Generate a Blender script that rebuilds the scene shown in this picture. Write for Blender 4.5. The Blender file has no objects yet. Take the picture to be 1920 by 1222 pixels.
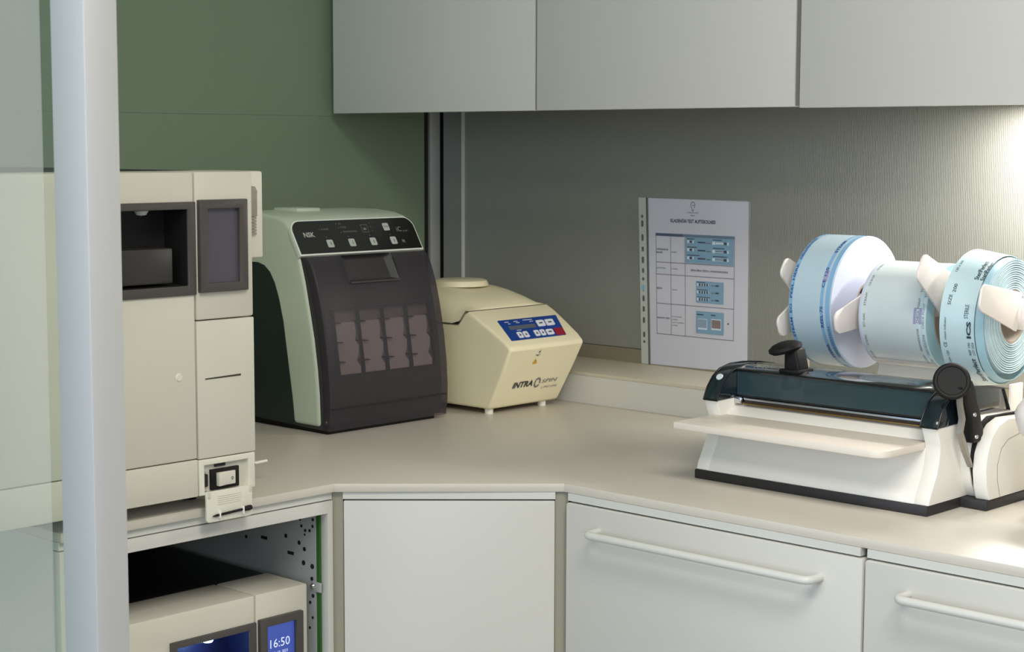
import bpy, bmesh, math, random
from mathutils import Vector, Matrix
random.seed(7)
SC = bpy.context.scene
COL = SC.collection
PI = math.pi

# ------------------------------------------------------------------ camera
cam_data = bpy.data.cameras.new('camera')
cam_data.sensor_width = 36.0
cam_data.lens = 60.887
cam_data.clip_start = 0.05
cam_data.dof.use_dof = True
cam_data.dof.focus_distance = 2.35
cam_data.dof.aperture_fstop = 16.0
cam = bpy.data.objects.new('camera', cam_data)
COL.objects.link(cam)
RIGHT = Vector((0.72583617, 0.68786225, 0.00271423))
UP = Vector((-0.0739315, 0.07408871, 0.99450741))
FWD = Vector((-0.68388302, 0.72205012, -0.10463095))
M = Matrix((RIGHT, UP, -FWD)).transposed().to_4x4()
M.translation = Vector((2.48192, -2.416736, 1.348))
cam.matrix_world = M
SC.camera = cam

# ------------------------------------------------------------------ world, lamps, exposure
w = bpy.data.worlds.new('world'); SC.world = w; w.use_nodes = True
w.node_tree.nodes['Background'].inputs[0].default_value = (0.80, 0.90, 1.0, 1)
w.node_tree.nodes['Background'].inputs[1].default_value = 0.22
SC.view_settings.view_transform = 'Standard'
SC.view_settings.look = 'None'
SC.view_settings.gamma = 1.0
SC.view_settings.use_curve_mapping = False
SC.view_settings.exposure = 0.1

def area(name, loc, target, sx, sy, power, color):
    d = bpy.data.lights.new(name, 'AREA'); d.shape = 'RECTANGLE'
    d.size = sx; d.size_y = sy; d.energy = power; d.color = color
    o = bpy.data.objects.new(name, d); COL.objects.link(o)
    o.location = loc
    o.rotation_euler = (Vector(target) - Vector(loc)).to_track_quat('-Z', 'Y').to_euler()
    return o
area('ceiling_lamp_right', (2.5, -1.7, 2.56), (2.5, -1.7, 0), 1.2, 0.6, 36, (1.0, 0.945, 0.86))
area('ceiling_lamp_middle', (1.5, -2.9, 2.56), (1.5, -2.9, 0), 1.2, 0.6, 22, (1.0, 0.945, 0.86))
area('window_light', (1.2, -5.6, 1.6), (1.0, -1.0, 1.2), 2.4, 1.8, 55, (0.53, 0.72, 1.0))
area('side_fill', (4.2, -4.2, 1.7), (1.2, -0.5, 1.3), 2.2, 1.7, 44, (0.84, 0.92, 1.0))  # added cool fill to brighten the upper doors, source unseen

# ------------------------------------------------------------------ helpers
def srgb(r, g, b):
    def c(v):
        v /= 255.0
        return v / 12.92 if v <= 0.04045 else ((v + 0.055) / 1.055) ** 2.4
    return (c(r), c(g), c(b), 1.0)

MATS = {}
def mat(name, rgb, rough=0.5, metal=0.0, spec=0.5, noise=0.0, nscale=60.0, bump=0.0, bscale=400.0, emit=None, estr=0.0, coat=0.0):
    m = bpy.data.materials.new(name); m.use_nodes = True
    nt = m.node_tree; p = nt.nodes['Principled BSDF']
    c = srgb(*rgb)
    p.inputs['Base Color'].default_value = c
    p.inputs['Roughness'].default_value = rough
    p.inputs['Metallic'].default_value = metal
    p.inputs['Specular IOR Level'].default_value = spec
    p.inputs['Coat Weight'].default_value = coat
    tc = nt.nodes.new('ShaderNodeTexCoord')
    if noise > 0:
        n = nt.nodes.new('ShaderNodeTexNoise'); n.inputs['Scale'].default_value = nscale
        n.inputs['Detail'].default_value = 3.0
        nt.links.new(tc.outputs['Object'], n.inputs['Vector'])
        r = nt.nodes.new('ShaderNodeMapRange')
        r.inputs['To Min'].default_value = 1 - noise; r.inputs['To Max'].default_value = 1 + noise
        nt.links.new(n.outputs['Fac'], r.inputs['Value'])
        mx = nt.nodes.new('ShaderNodeVectorMath'); mx.operation = 'SCALE'
        mx.inputs[0].default_value = c[:3]
        nt.links.new(r.outputs[0], mx.inputs['Scale'])
        nt.links.new(mx.outputs[0], p.inputs['Base Color'])
    if bump > 0:
        n2 = nt.nodes.new('ShaderNodeTexNoise'); n2.inputs['Scale'].default_value = bscale
        nt.links.new(tc.outputs['Object'], n2.inputs['Vector'])
        b = nt.nodes.new('ShaderNodeBump'); b.inputs['Strength'].default_value = bump
        b.inputs['Distance'].default_value = 0.001
        nt.links.new(n2.outputs['Fac'], b.inputs['Height'])
        nt.links.new(b.outputs[0], p.inputs['Normal'])
    if emit:
        p.inputs['Emission Color'].default_value = srgb(*emit)
        p.inputs['Emission Strength'].default_value = estr
    MATS[name] = m
    return m

def sheer(name, rgb, clear=0.5, rough=0.3, tint=(255, 255, 255)):
    """thin sheet: part see-through, part plastic of its own colour"""
    m = bpy.data.materials.new(name); m.use_nodes = True
    nt = m.node_tree; p = nt.nodes['Principled BSDF']
    p.inputs['Base Color'].default_value = srgb(*rgb); p.inputs['Roughness'].default_value = rough
    t = nt.nodes.new('ShaderNodeBsdfTransparent'); t.inputs[0].default_value = srgb(*tint)
    x = nt.nodes.new('ShaderNodeMixShader'); x.inputs[0].default_value = clear
    nt.links.new(p.outputs[0], x.inputs[1]); nt.links.new(t.outputs[0], x.inputs[2])
    nt.links.new(x.outputs[0], nt.nodes['Material Output'].inputs['Surface'])
    MATS[name] = m
    return m

def tagd(o, label=None, cat=None, group=None, kind=None):
    if label: o['label'] = label
    if cat: o['category'] = cat
    if group: o['group'] = group
    if kind: o['kind'] = kind
    return o

def thing(name, label, cat, loc=(0, 0, 0), group=None):
    o = bpy.data.objects.new(name, None); COL.objects.link(o)
    o.location = loc; o.empty_display_size = 0.02
    return tagd(o, label, cat, group)

def wloc(o):
    v = Vector((0, 0, 0))
    while o:
        v += o.location; o = o.parent
    return v

def obj(name, bm, m, parent=None, bevel=0.0, seg=2, local=False, smooth=35, bang=30):
    """bm in world coordinates unless local; becomes one mesh object"""
    bmesh.ops.remove_doubles(bm, verts=bm.verts, dist=1e-6)
    bmesh.ops.recalc_face_normals(bm, faces=bm.faces)
    if bevel > 0:
        es = [e for e in bm.edges if len(e.link_faces) == 2 and e.calc_face_angle(0) > math.radians(bang)]
        bmesh.ops.bevel(bm, geom=es, offset=bevel, segments=seg, profile=0.5, affect='EDGES', clamp_overlap=True)
    me = bpy.data.meshes.new(name)
    if parent is not None and not local:
        bmesh.ops.translate(bm, verts=bm.verts, vec=-wloc(parent))
    bm.to_mesh(me); bm.free()
    if smooth:
        me.polygons.foreach_set('use_smooth', [True] * len(me.polygons))
        me.set_sharp_from_angle(angle=math.radians(smooth))
    me.materials.append(MATS[m])
    o = bpy.data.objects.new(name, me); COL.objects.link(o)
    if parent is not None: o.parent = parent
    return o

def B(): return bmesh.new()

def box(bm, x0, x1, y0, y1, z0, z1):
    v = [bm.verts.new((x, y, z)) for x in (x0, x1) for y in (y0, y1) for z in (z0, z1)]
    for f in ((0, 1, 3, 2), (4, 6, 7, 5), (0, 4, 5, 1), (2, 3, 7, 6), (0, 2, 6, 4), (1, 5, 7, 3)):
        bm.faces.new([v[i] for i in f])
    return bm

def bx(*a): return box(B(), *a)

def prism(bm, pts, a0, a1, axis):
    """polygon pts extruded along axis: 'x' pts=(y,z); 'y' pts=(x,z); 'z' pts=(x,y)"""
    def mk(p, a):
        return {'x': (a, p[0], p[1]), 'y': (p[0], a, p[1]), 'z': (p[0], p[1], a)}[axis]
    A = [bm.verts.new(mk(p, a0)) for p in pts]; C = [bm.verts.new(mk(p, a1)) for p in pts]
    n = len(pts)
    bm.faces.new(A); bm.faces.new(list(reversed(C)))
    for i in range(n):
        bm.faces.new((A[i], A[(i + 1) % n], C[(i + 1) % n], C[i]))
    return bm

def frame_basis(axis):
    a = Vector(axis).normalized()
    t = Vector((0, 0, 1)) if abs(a.z) < 0.9 else Vector((1, 0, 0))
    u_ = a.cross(t).normalized(); v_ = a.cross(u_).normalized()
    return a, u_, v_

def lathe(bm, prof, c, axis, n=32, closed=False):
    """prof=[(radius, offset along axis)]"""
    a, u_, v_ = frame_basis(axis); c = Vector(c)
    rings = []
    for r_, t in prof:
        if r_ < 1e-7: rings.append([bm.verts.new(c + a * t)])
        else: rings.append([bm.verts.new(c + a * t + (u_ * math.cos(2 * PI * k / n) + v_ * math.sin(2 * PI * k / n)) * r_) for k in range(n)])
    prs = list(zip(rings, rings[1:]))
    if closed: prs.append((rings[-1], rings[0]))
    for p, q in prs:
        for k in range(n):
            k2 = (k + 1) % n
            if len(p) == 1 and len(q) == 1: continue
            if len(p) == 1: bm.faces.new((p[0], q[k], q[k2]))
            elif len(q) == 1: bm.faces.new((p[k], q[0], p[k2]))
            else: bm.faces.new((p[k], q[k], q[k2], p[k2]))
    return bm

def cyl(bm, c0, c1, r_, n=20):
    c0 = Vector(c0); d = Vector(c1) - c0
    return lathe(bm, [(0, 0), (r_, 0), (r_, d.length), (0, d.length)], c0, d, n)

def tube(bm, pts, r_, n=12):
    pts = [Vector(p) for p in pts]; rings = []
    for i, p in enumerate(pts):
        d = (pts[min(i + 1, len(pts) - 1)] - pts[max(i - 1, 0)]).normalized()
        a, u_, v_ = frame_basis(d)
        rings.append([bm.verts.new(p + (u_ * math.cos(2 * PI * k / n) + v_ * math.sin(2 * PI * k / n)) * r_) for k in range(n)])
    for p, q in zip(rings, rings[1:]):
        for k in range(n):
            bm.faces.new((p[k], q[k], q[(k + 1) % n], p[(k + 1) % n]))
    bm.faces.new(rings[0]); bm.faces.new(list(reversed(rings[-1])))
    return bm

def ring_plate(bm, x0, x1, o, h):
    """plate in the yz plane, thickness x0..x1, outer o=(y0,y1,z0,z1) with a hole h"""
    def loop(q, x): return [bm.verts.new((x, q[i], q[j])) for i, j in ((0, 2), (1, 2), (1, 3), (0, 3))]
    a, b, c, d = loop(o, x0), loop(o, x1), loop(h, x0), loop(h, x1)
    for k in range(4):
        k2 = (k + 1) % 4
        bm.faces.new((b[k], b[k2], d[k2], d[k])); bm.faces.new((a[k], c[k], c[k2], a[k2]))
        bm.faces.new((a[k], a[k2], b[k2], b[k])); bm.faces.new((c[k], d[k], d[k2], c[k2]))
    return bm

def rrect(x0, x1, y0, y1, r_, n=5, corners=(1, 1, 1, 1)):
    """rounded rectangle points, corners order: bl br tr tl"""
    out = []
    for (cx, cy, a0, k) in ((x0, y0, PI, 0), (x1, y0, 1.5 * PI, 1), (x1, y1, 0, 2), (x0, y1, 0.5 * PI, 3)):
        if not corners[k]: out.append((cx, cy)); continue
        ox = cx + (r_ if cx == x0 else -r_); oy = cy + (r_ if cy == y0 else -r_)
        for i in range(n + 1):
            t = a0 + 0.5 * PI * i / n
            out.append((ox + r_ * math.cos(t), oy + r_ * math.sin(t)))
    return out

def plane_map(o, ex, ey, ez=None):
    o = Vector(o); ex = Vector(ex).normalized(); ey = Vector(ey).normalized(); ez = ex.cross(ey).normalized()
    return lambda x, y, z=0.0: o + ex * x + ey * y + ez * z

def slab(bm, pts, f, z0, z1):
    A = [bm.verts.new(f(p[0], p[1], z0)) for p in pts]; C = [bm.verts.new(f(p[0], p[1], z1)) for p in pts]
    n = len(pts)
    bm.faces.new(A); bm.faces.new(list(reversed(C)))
    for i in range(n): bm.faces.new((A[i], A[(i + 1) % n], C[(i + 1) % n], C[i]))
    return bm

_tc = {}
def text_data(s, bold=0.0):
    """vertices and faces of a line of lettering, cap height about 0.7, origin at the left of the baseline"""
    if (s, bold) in _tc: return _tc[(s, bold)]
    cu = bpy.data.curves.new('t', 'FONT'); cu.body = s; cu.size = 1.0; cu.resolution_u = 2; cu.offset = bold
    o = bpy.data.objects.new('t', cu); COL.objects.link(o)
    dg = bpy.context.evaluated_depsgraph_get(); dg.update()
    e = o.evaluated_get(dg); me = e.to_mesh()
    vs = [(v.co.x, v.co.y) for v in me.vertices]; fs = [tuple(p.vertices) for p in me.polygons]
    e.to_mesh_clear(); bpy.data.objects.remove(o); bpy.data.curves.remove(cu)
    _tc[(s, bold)] = (vs, fs)
    return vs, fs

def letters(bm, s, size, f, x=0.0, y=0.0, z=0.0004, align='l', sx=1.0, bold=0.0, width=None, slant=0.0):
    vs, fs = text_data(s, bold)
    wd = max(v[0] for v in vs) - min(v[0] for v in vs); x_min = min(v[0] for v in vs)
    if width: sx = width / (wd * size)
    off = {'l': 0, 'c': -wd * size * sx / 2, 'r': -wd * size * sx}[align]
    if getattr(f, 'rev', False): x -= wd * size * sx
    V = [bm.verts.new(f(x + off + ((a - x_min) + slant * b) * size * sx, y + b * size, z)) for a, b in vs]
    for p in fs:
        try: bm.faces.new([V[i] for i in p])
        except ValueError: pass
    return bm

def flat(name, bm, m, parent):
    """print: keep as is"""
    me = bpy.data.meshes.new(name)
    bmesh.ops.translate(bm, verts=bm.verts, vec=-wloc(parent))
    bm.to_mesh(me); bm.free(); me.materials.append(MATS[m])
    o = bpy.data.objects.new(name, me); COL.objects.link(o); o.parent = parent
    if name in ('lettering', 'picture_detail', 'table_lines', 'label_print'): o['kind'] = 'stuff'
    return o

def quad(bm, f, x0, x1, y0, y1, z=0.0003):
    bm.faces.new([bm.verts.new(f(a, b, z)) for a, b in ((x0, y0), (x1, y0), (x1, y1), (x0, y1))])
    return bm

# ------------------------------------------------------------------ materials
mat('green_wall', (122, 140, 115), 0.45, noise=0.03, nscale=6, bump=0.03)
mat('white_lacquer', (207, 204, 196), 0.38, noise=0.012, nscale=8, bump=0.02, bscale=900)
mat('white_edge', (208, 207, 200), 0.4)
mat('worktop', (201, 194, 181), 0.36, noise=0.012, nscale=25, bump=0.01, bscale=1200)
mat('gap_shade', (112, 110, 100), 0.6)
mat('filler', (150, 146, 128), 0.5, noise=0.02)
mat('ledge', (206, 198, 178), 0.42, noise=0.015, nscale=14)
mat('ledge_front', (208, 206, 198), 0.42, noise=0.012, nscale=14)
mat('wall_strip', (134, 126, 106), 0.5, noise=0.02)
mat('aluminium', (172, 172, 168), 0.42, 0.6, noise=0.03, nscale=5)
mat('post_paint', (196, 196, 196), 0.45, 0.25, noise=0.012, nscale=8)
mat('profile_grey', (190, 190, 186), 0.4, 0.4)
mat('shadow_gap', (14, 14, 14), 0.8)
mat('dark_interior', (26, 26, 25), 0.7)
mat('steel_plate', (176, 178, 176), 0.5, 0.2, noise=0.03, nscale=20)
mat('green_strip', (46, 92, 34), 0.5)
mat('floor', (150, 146, 138), 0.5, noise=0.06, nscale=12)
mat('ceiling', (222, 222, 218), 0.8, noise=0.01)
mat('cream', (208, 203, 188), 0.42, noise=0.012, nscale=30, bump=0.03, bscale=1500)
mat('cream_light', (222, 218, 202), 0.4, noise=0.01)
mat('bezel', (74, 69, 66), 0.45, noise=0.03, bump=0.03)
mat('cavity', (24, 23, 23), 0.55)
mat('tray_dark', (52, 48, 46), 0.4)
mat('screen_off', (84, 80, 90), 0.12, coat=0.3)
mat('screen_on', (20, 24, 60), 0.2, emit=(74, 98, 196), estr=0.6)
mat('screen_text', (230, 235, 255), 0.4, emit=(190, 200, 255), estr=0.5)
mat('led', (240, 250, 255), 0.4, emit=(190, 225, 255), estr=5.0)
mat('lens', (190, 190, 190), 0.25)
mat('cavity_lit', (20, 26, 60), 0.5)  # cavity copy with the blue chamber glow put into its colour
mat('black_top', (20, 20, 21), 0.5, noise=0.03)
mat('black_plastic', (24, 22, 21), 0.55, spec=0.25, noise=0.03, bump=0.03)
mat('dark_line', (60, 56, 46), 0.7)
mat('rocker', (216, 210, 196), 0.35)
mat('grey_latch', (150, 146, 132), 0.5)
mat('care_body', (196, 206, 186), 0.38, noise=0.012, nscale=20, bump=0.015, bscale=1200)
mat('care_side', (34, 46, 40), 0.5, noise=0.04)
mat('care_panel', (18, 20, 19), 0.3, coat=0.2)
mat('care_border', (226, 232, 220), 0.4)
mat('panel_white', (176, 180, 172), 0.5)
mat('panel_grey', (120, 124, 118), 0.5)
sheer('smoke_cover', (80, 77, 82), 0.60, 0.42, (200, 192, 194))
mat('care_inner', (60, 57, 57), 0.6)
mat('care_door_solid', (56, 53, 54), 0.34, noise=0.03, nscale=30)
mat('rack_back', (156, 146, 142), 0.7)
mat('pad', (236, 224, 216), 0.8, noise=0.06, nscale=40)
mat('divider', (20, 19, 19), 0.5)
mat('spin_body', (230, 220, 186), 0.4, noise=0.012, nscale=25, bump=0.02, bscale=1500)
mat('label_blue', (22, 62, 140), 0.4)
mat('label_white', (228, 230, 236), 0.45)
mat('label_red', (150, 26, 50), 0.4)
mat('lcd', (92, 100, 112), 0.25)
mat('print_dark', (44, 50, 56), 0.6)
mat('print_grey', (112, 112, 110), 0.6)
mat('print_yellow', (214, 170, 30), 0.5)
mat('paper', (220, 219, 230), 0.55, noise=0.01, nscale=12)
sheer('sleeve_film', (225, 225, 232), 0.84, 0.12)
mat('sleeve_strip', (190, 194, 186), 0.35)
mat('hole_dark', (92, 96, 90), 0.6)
mat('paper_blue', (128, 162, 188), 0.6, noise=0.03, nscale=60)
mat('paper_head', (84, 92, 116), 0.6)
mat('paper_head2', (104, 124, 146), 0.6)
mat('paper_ink', (70, 74, 86), 0.7)
mat('paper_line', (120, 117, 122), 0.7)
mat('paper_light', (206, 222, 234), 0.6)
mat('paper_square', (142, 160, 184), 0.7)
mat('paper_brown', (136, 118, 118), 0.7)
mat('seal_white', (236, 232, 222), 0.35, noise=0.008, nscale=20)
mat('seal_tray', (232, 222, 208), 0.42, noise=0.012, nscale=20)
mat('seal_base', (40, 37, 37), 0.5)
mat('seal_lid', (22, 33, 39), 0.12, coat=0.6)
mat('seal_visor', (42, 60, 66), 0.2, coat=0.4)
mat('seal_rim', (10, 12, 14), 0.3)
mat('chrome', (210, 210, 210), 0.2, 1.0)
mat('silver', (176, 182, 190), 0.3, 0.9)
mat('gold', (128, 104, 64), 0.35, 0.8, noise=0.1, nscale=80)
mat('brown_gap', (46, 36, 26), 0.5)
mat('lever_metal', (168, 160, 150), 0.4, 0.7)
mat('white_plastic', (240, 232, 226), 0.4, noise=0.008)
mat('film_blue', (186, 206, 216), 0.3, noise=0.05, nscale=18)
mat('film_pale', (206, 216, 216), 0.3, noise=0.05, nscale=14)
mat('film_aqua', (192, 215, 219), 0.26, noise=0.06, nscale=16)
mat('film_end_white', (196, 202, 222), 0.6, noise=0.01)
mat('film_end_blue', (160, 196, 208), 0.55)
mat('film_ring', (204, 226, 232), 0.45)
mat('film_band', (136, 178, 212), 0.35)
mat('film_violet', (160, 158, 196), 0.4)
mat('film_ink', (40, 76, 140), 0.5)
mat('film_black', (40, 54, 60), 0.5)
mat('core_card', (176, 166, 152), 0.7, noise=0.04)
sheer('tail_film', (228, 226, 224), 0.45, 0.3)
sheer('film_loose', (178, 216, 226), 0.3, 0.22)
mat('cab_lamp', (255, 255, 255), 0.5, emit=(255, 246, 234), estr=6.0)
sheer('clear_glass', (200, 206, 200), 0.96, 0.1, (246, 250, 246))
sheer('frost_film', (230, 226, 215), 0.80, 0.55)
mat('clamp_blue', (52, 62, 96), 0.4, 0.4)

# grey wall with a fine vertical rib
m = mat('grey_wall', (138, 138, 130), 0.5)
nt = m.node_tree; p = nt.nodes['Principled BSDF']
tc = nt.nodes.new('ShaderNodeTexCoord'); wv = nt.nodes.new('ShaderNodeTexWave')
wv.wave_type = 'BANDS'; wv.bands_direction = 'X'; wv.inputs['Scale'].default_value = 105.0
wv.inputs['Distortion'].default_value = 1.2; wv.inputs['Detail'].default_value = 1.0; wv.inputs['Detail Scale'].default_value = 0.2
nt.links.new(tc.outputs['Object'], wv.inputs['Vector'])
bp = nt.nodes.new('ShaderNodeBump'); bp.inputs['Strength'].default_value = 0.32; bp.inputs['Distance'].default_value = 0.001
nt.links.new(wv.outputs['Fac'], bp.inputs['Height']); nt.links.new(bp.outputs[0], p.inputs['Normal'])

# ------------------------------------------------------------------ the room
ZC = 0.90          # top of the worktop
def struct(name, bm, m, label=None, parent=None, **k):
    o = obj(name, bm, m, parent, **k)
    if parent is None: tagd(o, label, None, None, 'structure')
    return o
struct('floor', bx(-0.1, 5.6, -6.2, 0.1, -0.05, 0.0), 'floor', 'grey floor of the treatment room')
struct('ceiling', bx(-0.1, 5.6, -6.2, 0.1, 2.6, 2.65), 'ceiling', 'plain white ceiling')
wl = struct('wall_left', bx(-0.05, -0.006, -6.2, 0.05, 0.0, 2.6), 'dark_interior', 'green panelled wall behind the sterilizers')
obj('panel', bx(-0.006, 0.0, -6.2, -0.049, 0.0, 1.398), 'green_wall', wl)
obj('panel', bx(-0.006, 0.0, -6.2, -0.049, 1.3983, 2.6), 'green_wall', wl)
wr = struct('wall_right', bx(-0.05, 5.6, 0.006, 0.05, 0.0, 2.6), 'dark_interior', 'grey ribbed wall above the worktop')
obj('panel', bx(0.064, 5.6, 0.0, 0.006, 0.98, 2.6), 'grey_wall', wr)
obj('base_strip', bx(0.0, 5.6, -0.002, 0.006, 0.90, 0.979), 'wall_strip', wr)
t1 = struct('trim_1', bx(-0.006, 0.003, -0.034, -0.008, 0.9, 2.6), 'profile_grey', 'grey metal corner strip on the green wall', bevel=0.001)
t2 = struct('trim_2', bx(0.006, 0.060, -0.002, 0.006, 0.9, 2.6), 'grey_wall', 'narrow grey filler panel beside the room corner')
t3 = struct('trim_3', bx(0.0602, 0.0638, -0.006, 0.006, 0.9, 2.6), 'white_edge', 'thin bright edging strip beside the room corner')

# ledge along the right wall
t4 = struct('trim_4', bx(0.0, 3.4, -0.165, -0.002, ZC, 0.948), 'ledge_front', 'white ledge along the back of the worktop')
obj('ledge_top', bx(0.0, 3.4, -0.166, -0.002, 0.948, 0.954), 'ledge', t4, bevel=0.0008)

# ------------------------------------------------------------------ worktop and base cabinets
YE = -1.352     # end of the left run
wt = obj('worktop', prism(B(), [(0, 0), (0, YE), (0.759, YE), (0.759, -0.939), (0.976, -0.7255), (3.4, -0.7255), (3.4, 0)], ZC - 0.0115, ZC, 'z'), 'worktop', bevel=0.001)
tagd(wt, 'pale beige worktop running round the corner with an angled front', 'worktop')

FX = 0.755; FY = -0.729     # front planes
# open unit holding the lower sterilizer
nu = thing('open_cabinet', 'white open base cabinet with a metal side plate around the lower sterilizer', 'cabinet', (0.38, -1.12, 0))
o_ = (YE, -0.9385, 0.10, 0.877); h_ = (YE + 0.018, -0.947, 0.34, 0.8605)
obj('front_frame', ring_plate(B(), FX - 0.016, FX, o_, h_), 'white_lacquer', nu, bevel=0.0006)
obj('top_rail', bx(FX - 0.014, FX - 0.002, YE, -0.9385, 0.8785, 0.8884), 'white_edge', nu)
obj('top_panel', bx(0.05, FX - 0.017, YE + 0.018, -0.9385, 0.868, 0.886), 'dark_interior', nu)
obj('end_panel', bx(0.05, FX - 0.017, YE, YE + 0.016, 0.0, 0.8884), 'white_lacquer', nu)
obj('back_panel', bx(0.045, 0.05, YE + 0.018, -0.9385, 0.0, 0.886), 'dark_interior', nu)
obj('shelf', bx(0.05, FX - 0.017, YE + 0.018, -0.9385, 0.325, 0.34), 'white_lacquer', nu)
obj('plinth', bx(0.05, FX - 0.05, YE, -0.9385, 0.0, 0.098), 'filler', nu)
# perforated side plate
YP = -0.951
obj('green_strip', bx(0.7345, 0.7410, YP + 0.001, YP + 0.004, 0.34, 0.8605), 'green_strip', nu)
sp = obj('side_plate', bx(0.05, 0.7335, YP, YP + 0.002, 0.34, 0.866), 'steel_plate', nu)
obj('side_board', bx(0.05, 0.738, YP + 0.004, YP + 0.012, 0.34, 0.868), 'dark_interior', nu)
obj('plate_tab', bx(0.728, 0.7445, YP - 0.0015, YP + 0.0015, 0.752, 0.765), 'steel_plate', nu, bevel=0.0004)
hb = B()
for a in range(9):
    t = 2 * PI * a / 9 + 0.3
    cyl(hb, (0.716 + 0.0135 * math.cos(t), YP - 0.0006, 0.845 + 0.0135 * math.sin(t)), (0.716 + 0.0135 * math.cos(t), YP, 0.845 + 0.0135 * math.sin(t)), 0.0022, 10)
tagd(obj('bolt_hole_ring', hb, 'shadow_gap', sp), kind='stuff')
HP = [(0.655, 0.848, .003), (0.690, 0.852, .0032), (0.61, 0.828, .003), (0.588, 0.834, .003), (0.628, 0.832, .003), (0.672, 0.818, .003),
      (0.700, 0.813, .003), (0.711, 0.806, .003), (0.712, 0.826, .0016), (0.709, 0.787, .0035), (0.727, 0.785, .0035), (0.726, 0.768, .0028),
      (0.585, 0.803, .0026), (0.575, 0.815, .0026), (0.728, 0.745, .0028), (0.722, 0.735, .0022), (0.727, 0.715, .002), (0.721, 0.70, .002)]
for x, z, r_ in HP:
    obj('hole', cyl(B(), (x, YP - 0.0006, z), (x, YP + 0.0001, z), r_, 12), 'shadow_gap', sp)
for x, z in ((0.625, 0.808), (0.682, 0.796)):
    obj('slot', bx(x - 0.0065, x + 0.0065, YP - 0.0006, YP, z - 0.0022, z + 0.0022), 'shadow_gap', sp)
obj('screw', lathe(B(), [(0, 0.003), (0.003, 0.002), (0.004, 0), (0, 0)], (0.7285, YP - 0.0015, 0.7585), (0, -1, 0), 12), 'chrome', sp)

# corner fillers belong to the angled unit
cu_ = thing('corner_cabinet', 'white angled corner base cabinet with one plain door', 'cabinet', (0.75, -0.72, 0))
D0 = Vector((0.757, -0.9365, 0)); D1 = Vector((0.9745, -0.7275, 0)); dd = (D1 - D0); DL = dd.length; dd.normalize()
fd = plane_map(D0, dd, (0, 0, 1))           # x along the front, y up, z towards the room
obj('door', slab(B(), rrect(0.0115, DL - 0.0095, 0.105, 0.8762, 0.0012, 2), fd, -0.016, -0.001), 'white_lacquer', cu_, bevel=0.0008)
obj('top_rail', slab(B(), [(0.0105, 0.8785), (DL - 0.009, 0.8785), (DL - 0.009, 0.8884), (0.0105, 0.8884)], fd, -0.013, -0.0015), 'white_edge', cu_)
obj('corner_filler', slab(B(), [(-0.007, 0.0), (0.0105, 0.0), (0.0105, 0.8884), (-0.007, 0.8884)], fd, -0.030, -0.0055), 'filler', cu_)
obj('corner_filler', slab(B(), [(DL - 0.0090, 0.0), (DL + 0.009, 0.0), (DL + 0.009, 0.8884), (DL - 0.0090, 0.8884)], fd, -0.030, -0.0055), 'filler', cu_)
obj('body', prism(B(), [(0.03, -0.03), (0.03, -0.92), (0.70, -0.92), (0.73, -0.925), (0.962, -0.70), (0.95, -0.66), (0.95, -0.03)], 0.10, 0.8884, 'z'), 'dark_interior', cu_)

def drawer_unit(x0, x1, label):
    t = thing('drawer_cabinet', label, 'cabinet', ((x0 + x1) / 2, -0.36, 0), 'drawer cabinets along the grey wall')
    obj('body', bx(x0 + 0.001, x1 - 0.001, FY + 0.02, -0.005, 0.10, 0.8884), 'filler', t)
    obj('top_rail', bx(x0 + 0.0035, x1 - 0.0045, FY + 0.002, FY + 0.012, 0.8785, 0.8884), 'white_edge', t)
    obj('plinth', bx(x0, x1, FY + 0.05, FY + 0.07, 0.0, 0.098), 'filler', t)
    for z0, z1 in ((0.62, 0.8762), (0.362, 0.617), (0.105, 0.359)):
        d = obj('drawer', slab(B(), rrect(x0 + 0.0022, x1 - 0.0006, z0, z1, 0.0035, 4), plane_map((0, FY, 0), (1, 0, 0), (0, 0, 1)), -0.018, 0.0), 'white_lacquer', t, bevel=0.001)
        zh = z1 - 0.031; yh = FY - 0.026; ra = 0.0052; xa = x0 + 0.058; xb = x1 - 0.057; rc = 0.010
        pts = [(xa, FY, zh)]
        for i in range(7):
            a = 0.5 * PI * i / 6
            pts.append((xa + rc - rc * math.cos(a), yh + rc - rc * math.sin(a), zh))
        for i in range(7):
            a = 0.5 * PI * i / 6
            pts.append((xb - rc + rc * math.sin(a), yh + rc - rc * math.cos(a), zh))
        pts.append((xb, FY, zh))
        obj('handle', tube(B(), pts, ra, 12), 'white_edge', d)
drawer_unit(0.981, 1.4375, 'white drawer cabinet with bar handles right beside the angled corner door')
drawer_unit(1.4385, 1.896, 'white drawer cabinet with bar handles at the right edge, below the sealing machine')

# ------------------------------------------------------------------ wall cabinets
UY = -0.300
def wall_unit(x0, x1, zb, label, shade_w=0.0):
    t = thing('wall_cabinet', label, 'cabinet', ((x0 + x1) / 2, -0.15, 1.428), 'wall cabinets above the worktop')
    obj('body', bx(x0 + 0.001, x1 - 0.001, UY + 0.021, -0.0065, 1.428, 2.12), 'filler', t)  # darker filler tone paints the shade behind the door gaps
    obj('door', bx(x0 + 0.0012, x1 - 0.0016, UY, UY + 0.018, zb, 2.12), 'white_lacquer', t, bevel=0.001)
    if shade_w: obj('gap_shade', bx(x1 - 0.0015, x1 - 0.0015 + shade_w, UY + 0.003, UY + 0.0205, zb + 0.0012, 2.119), 'gap_shade', t)  # dark strip standing in for the shade between neighbouring doors
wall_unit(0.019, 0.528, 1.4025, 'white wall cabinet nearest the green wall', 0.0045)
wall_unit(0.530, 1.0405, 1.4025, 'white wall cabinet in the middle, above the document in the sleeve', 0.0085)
wall_unit(1.0465, 1.557, 1.4008, 'white wall cabinet at the right, above the pouch rolls')

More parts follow.
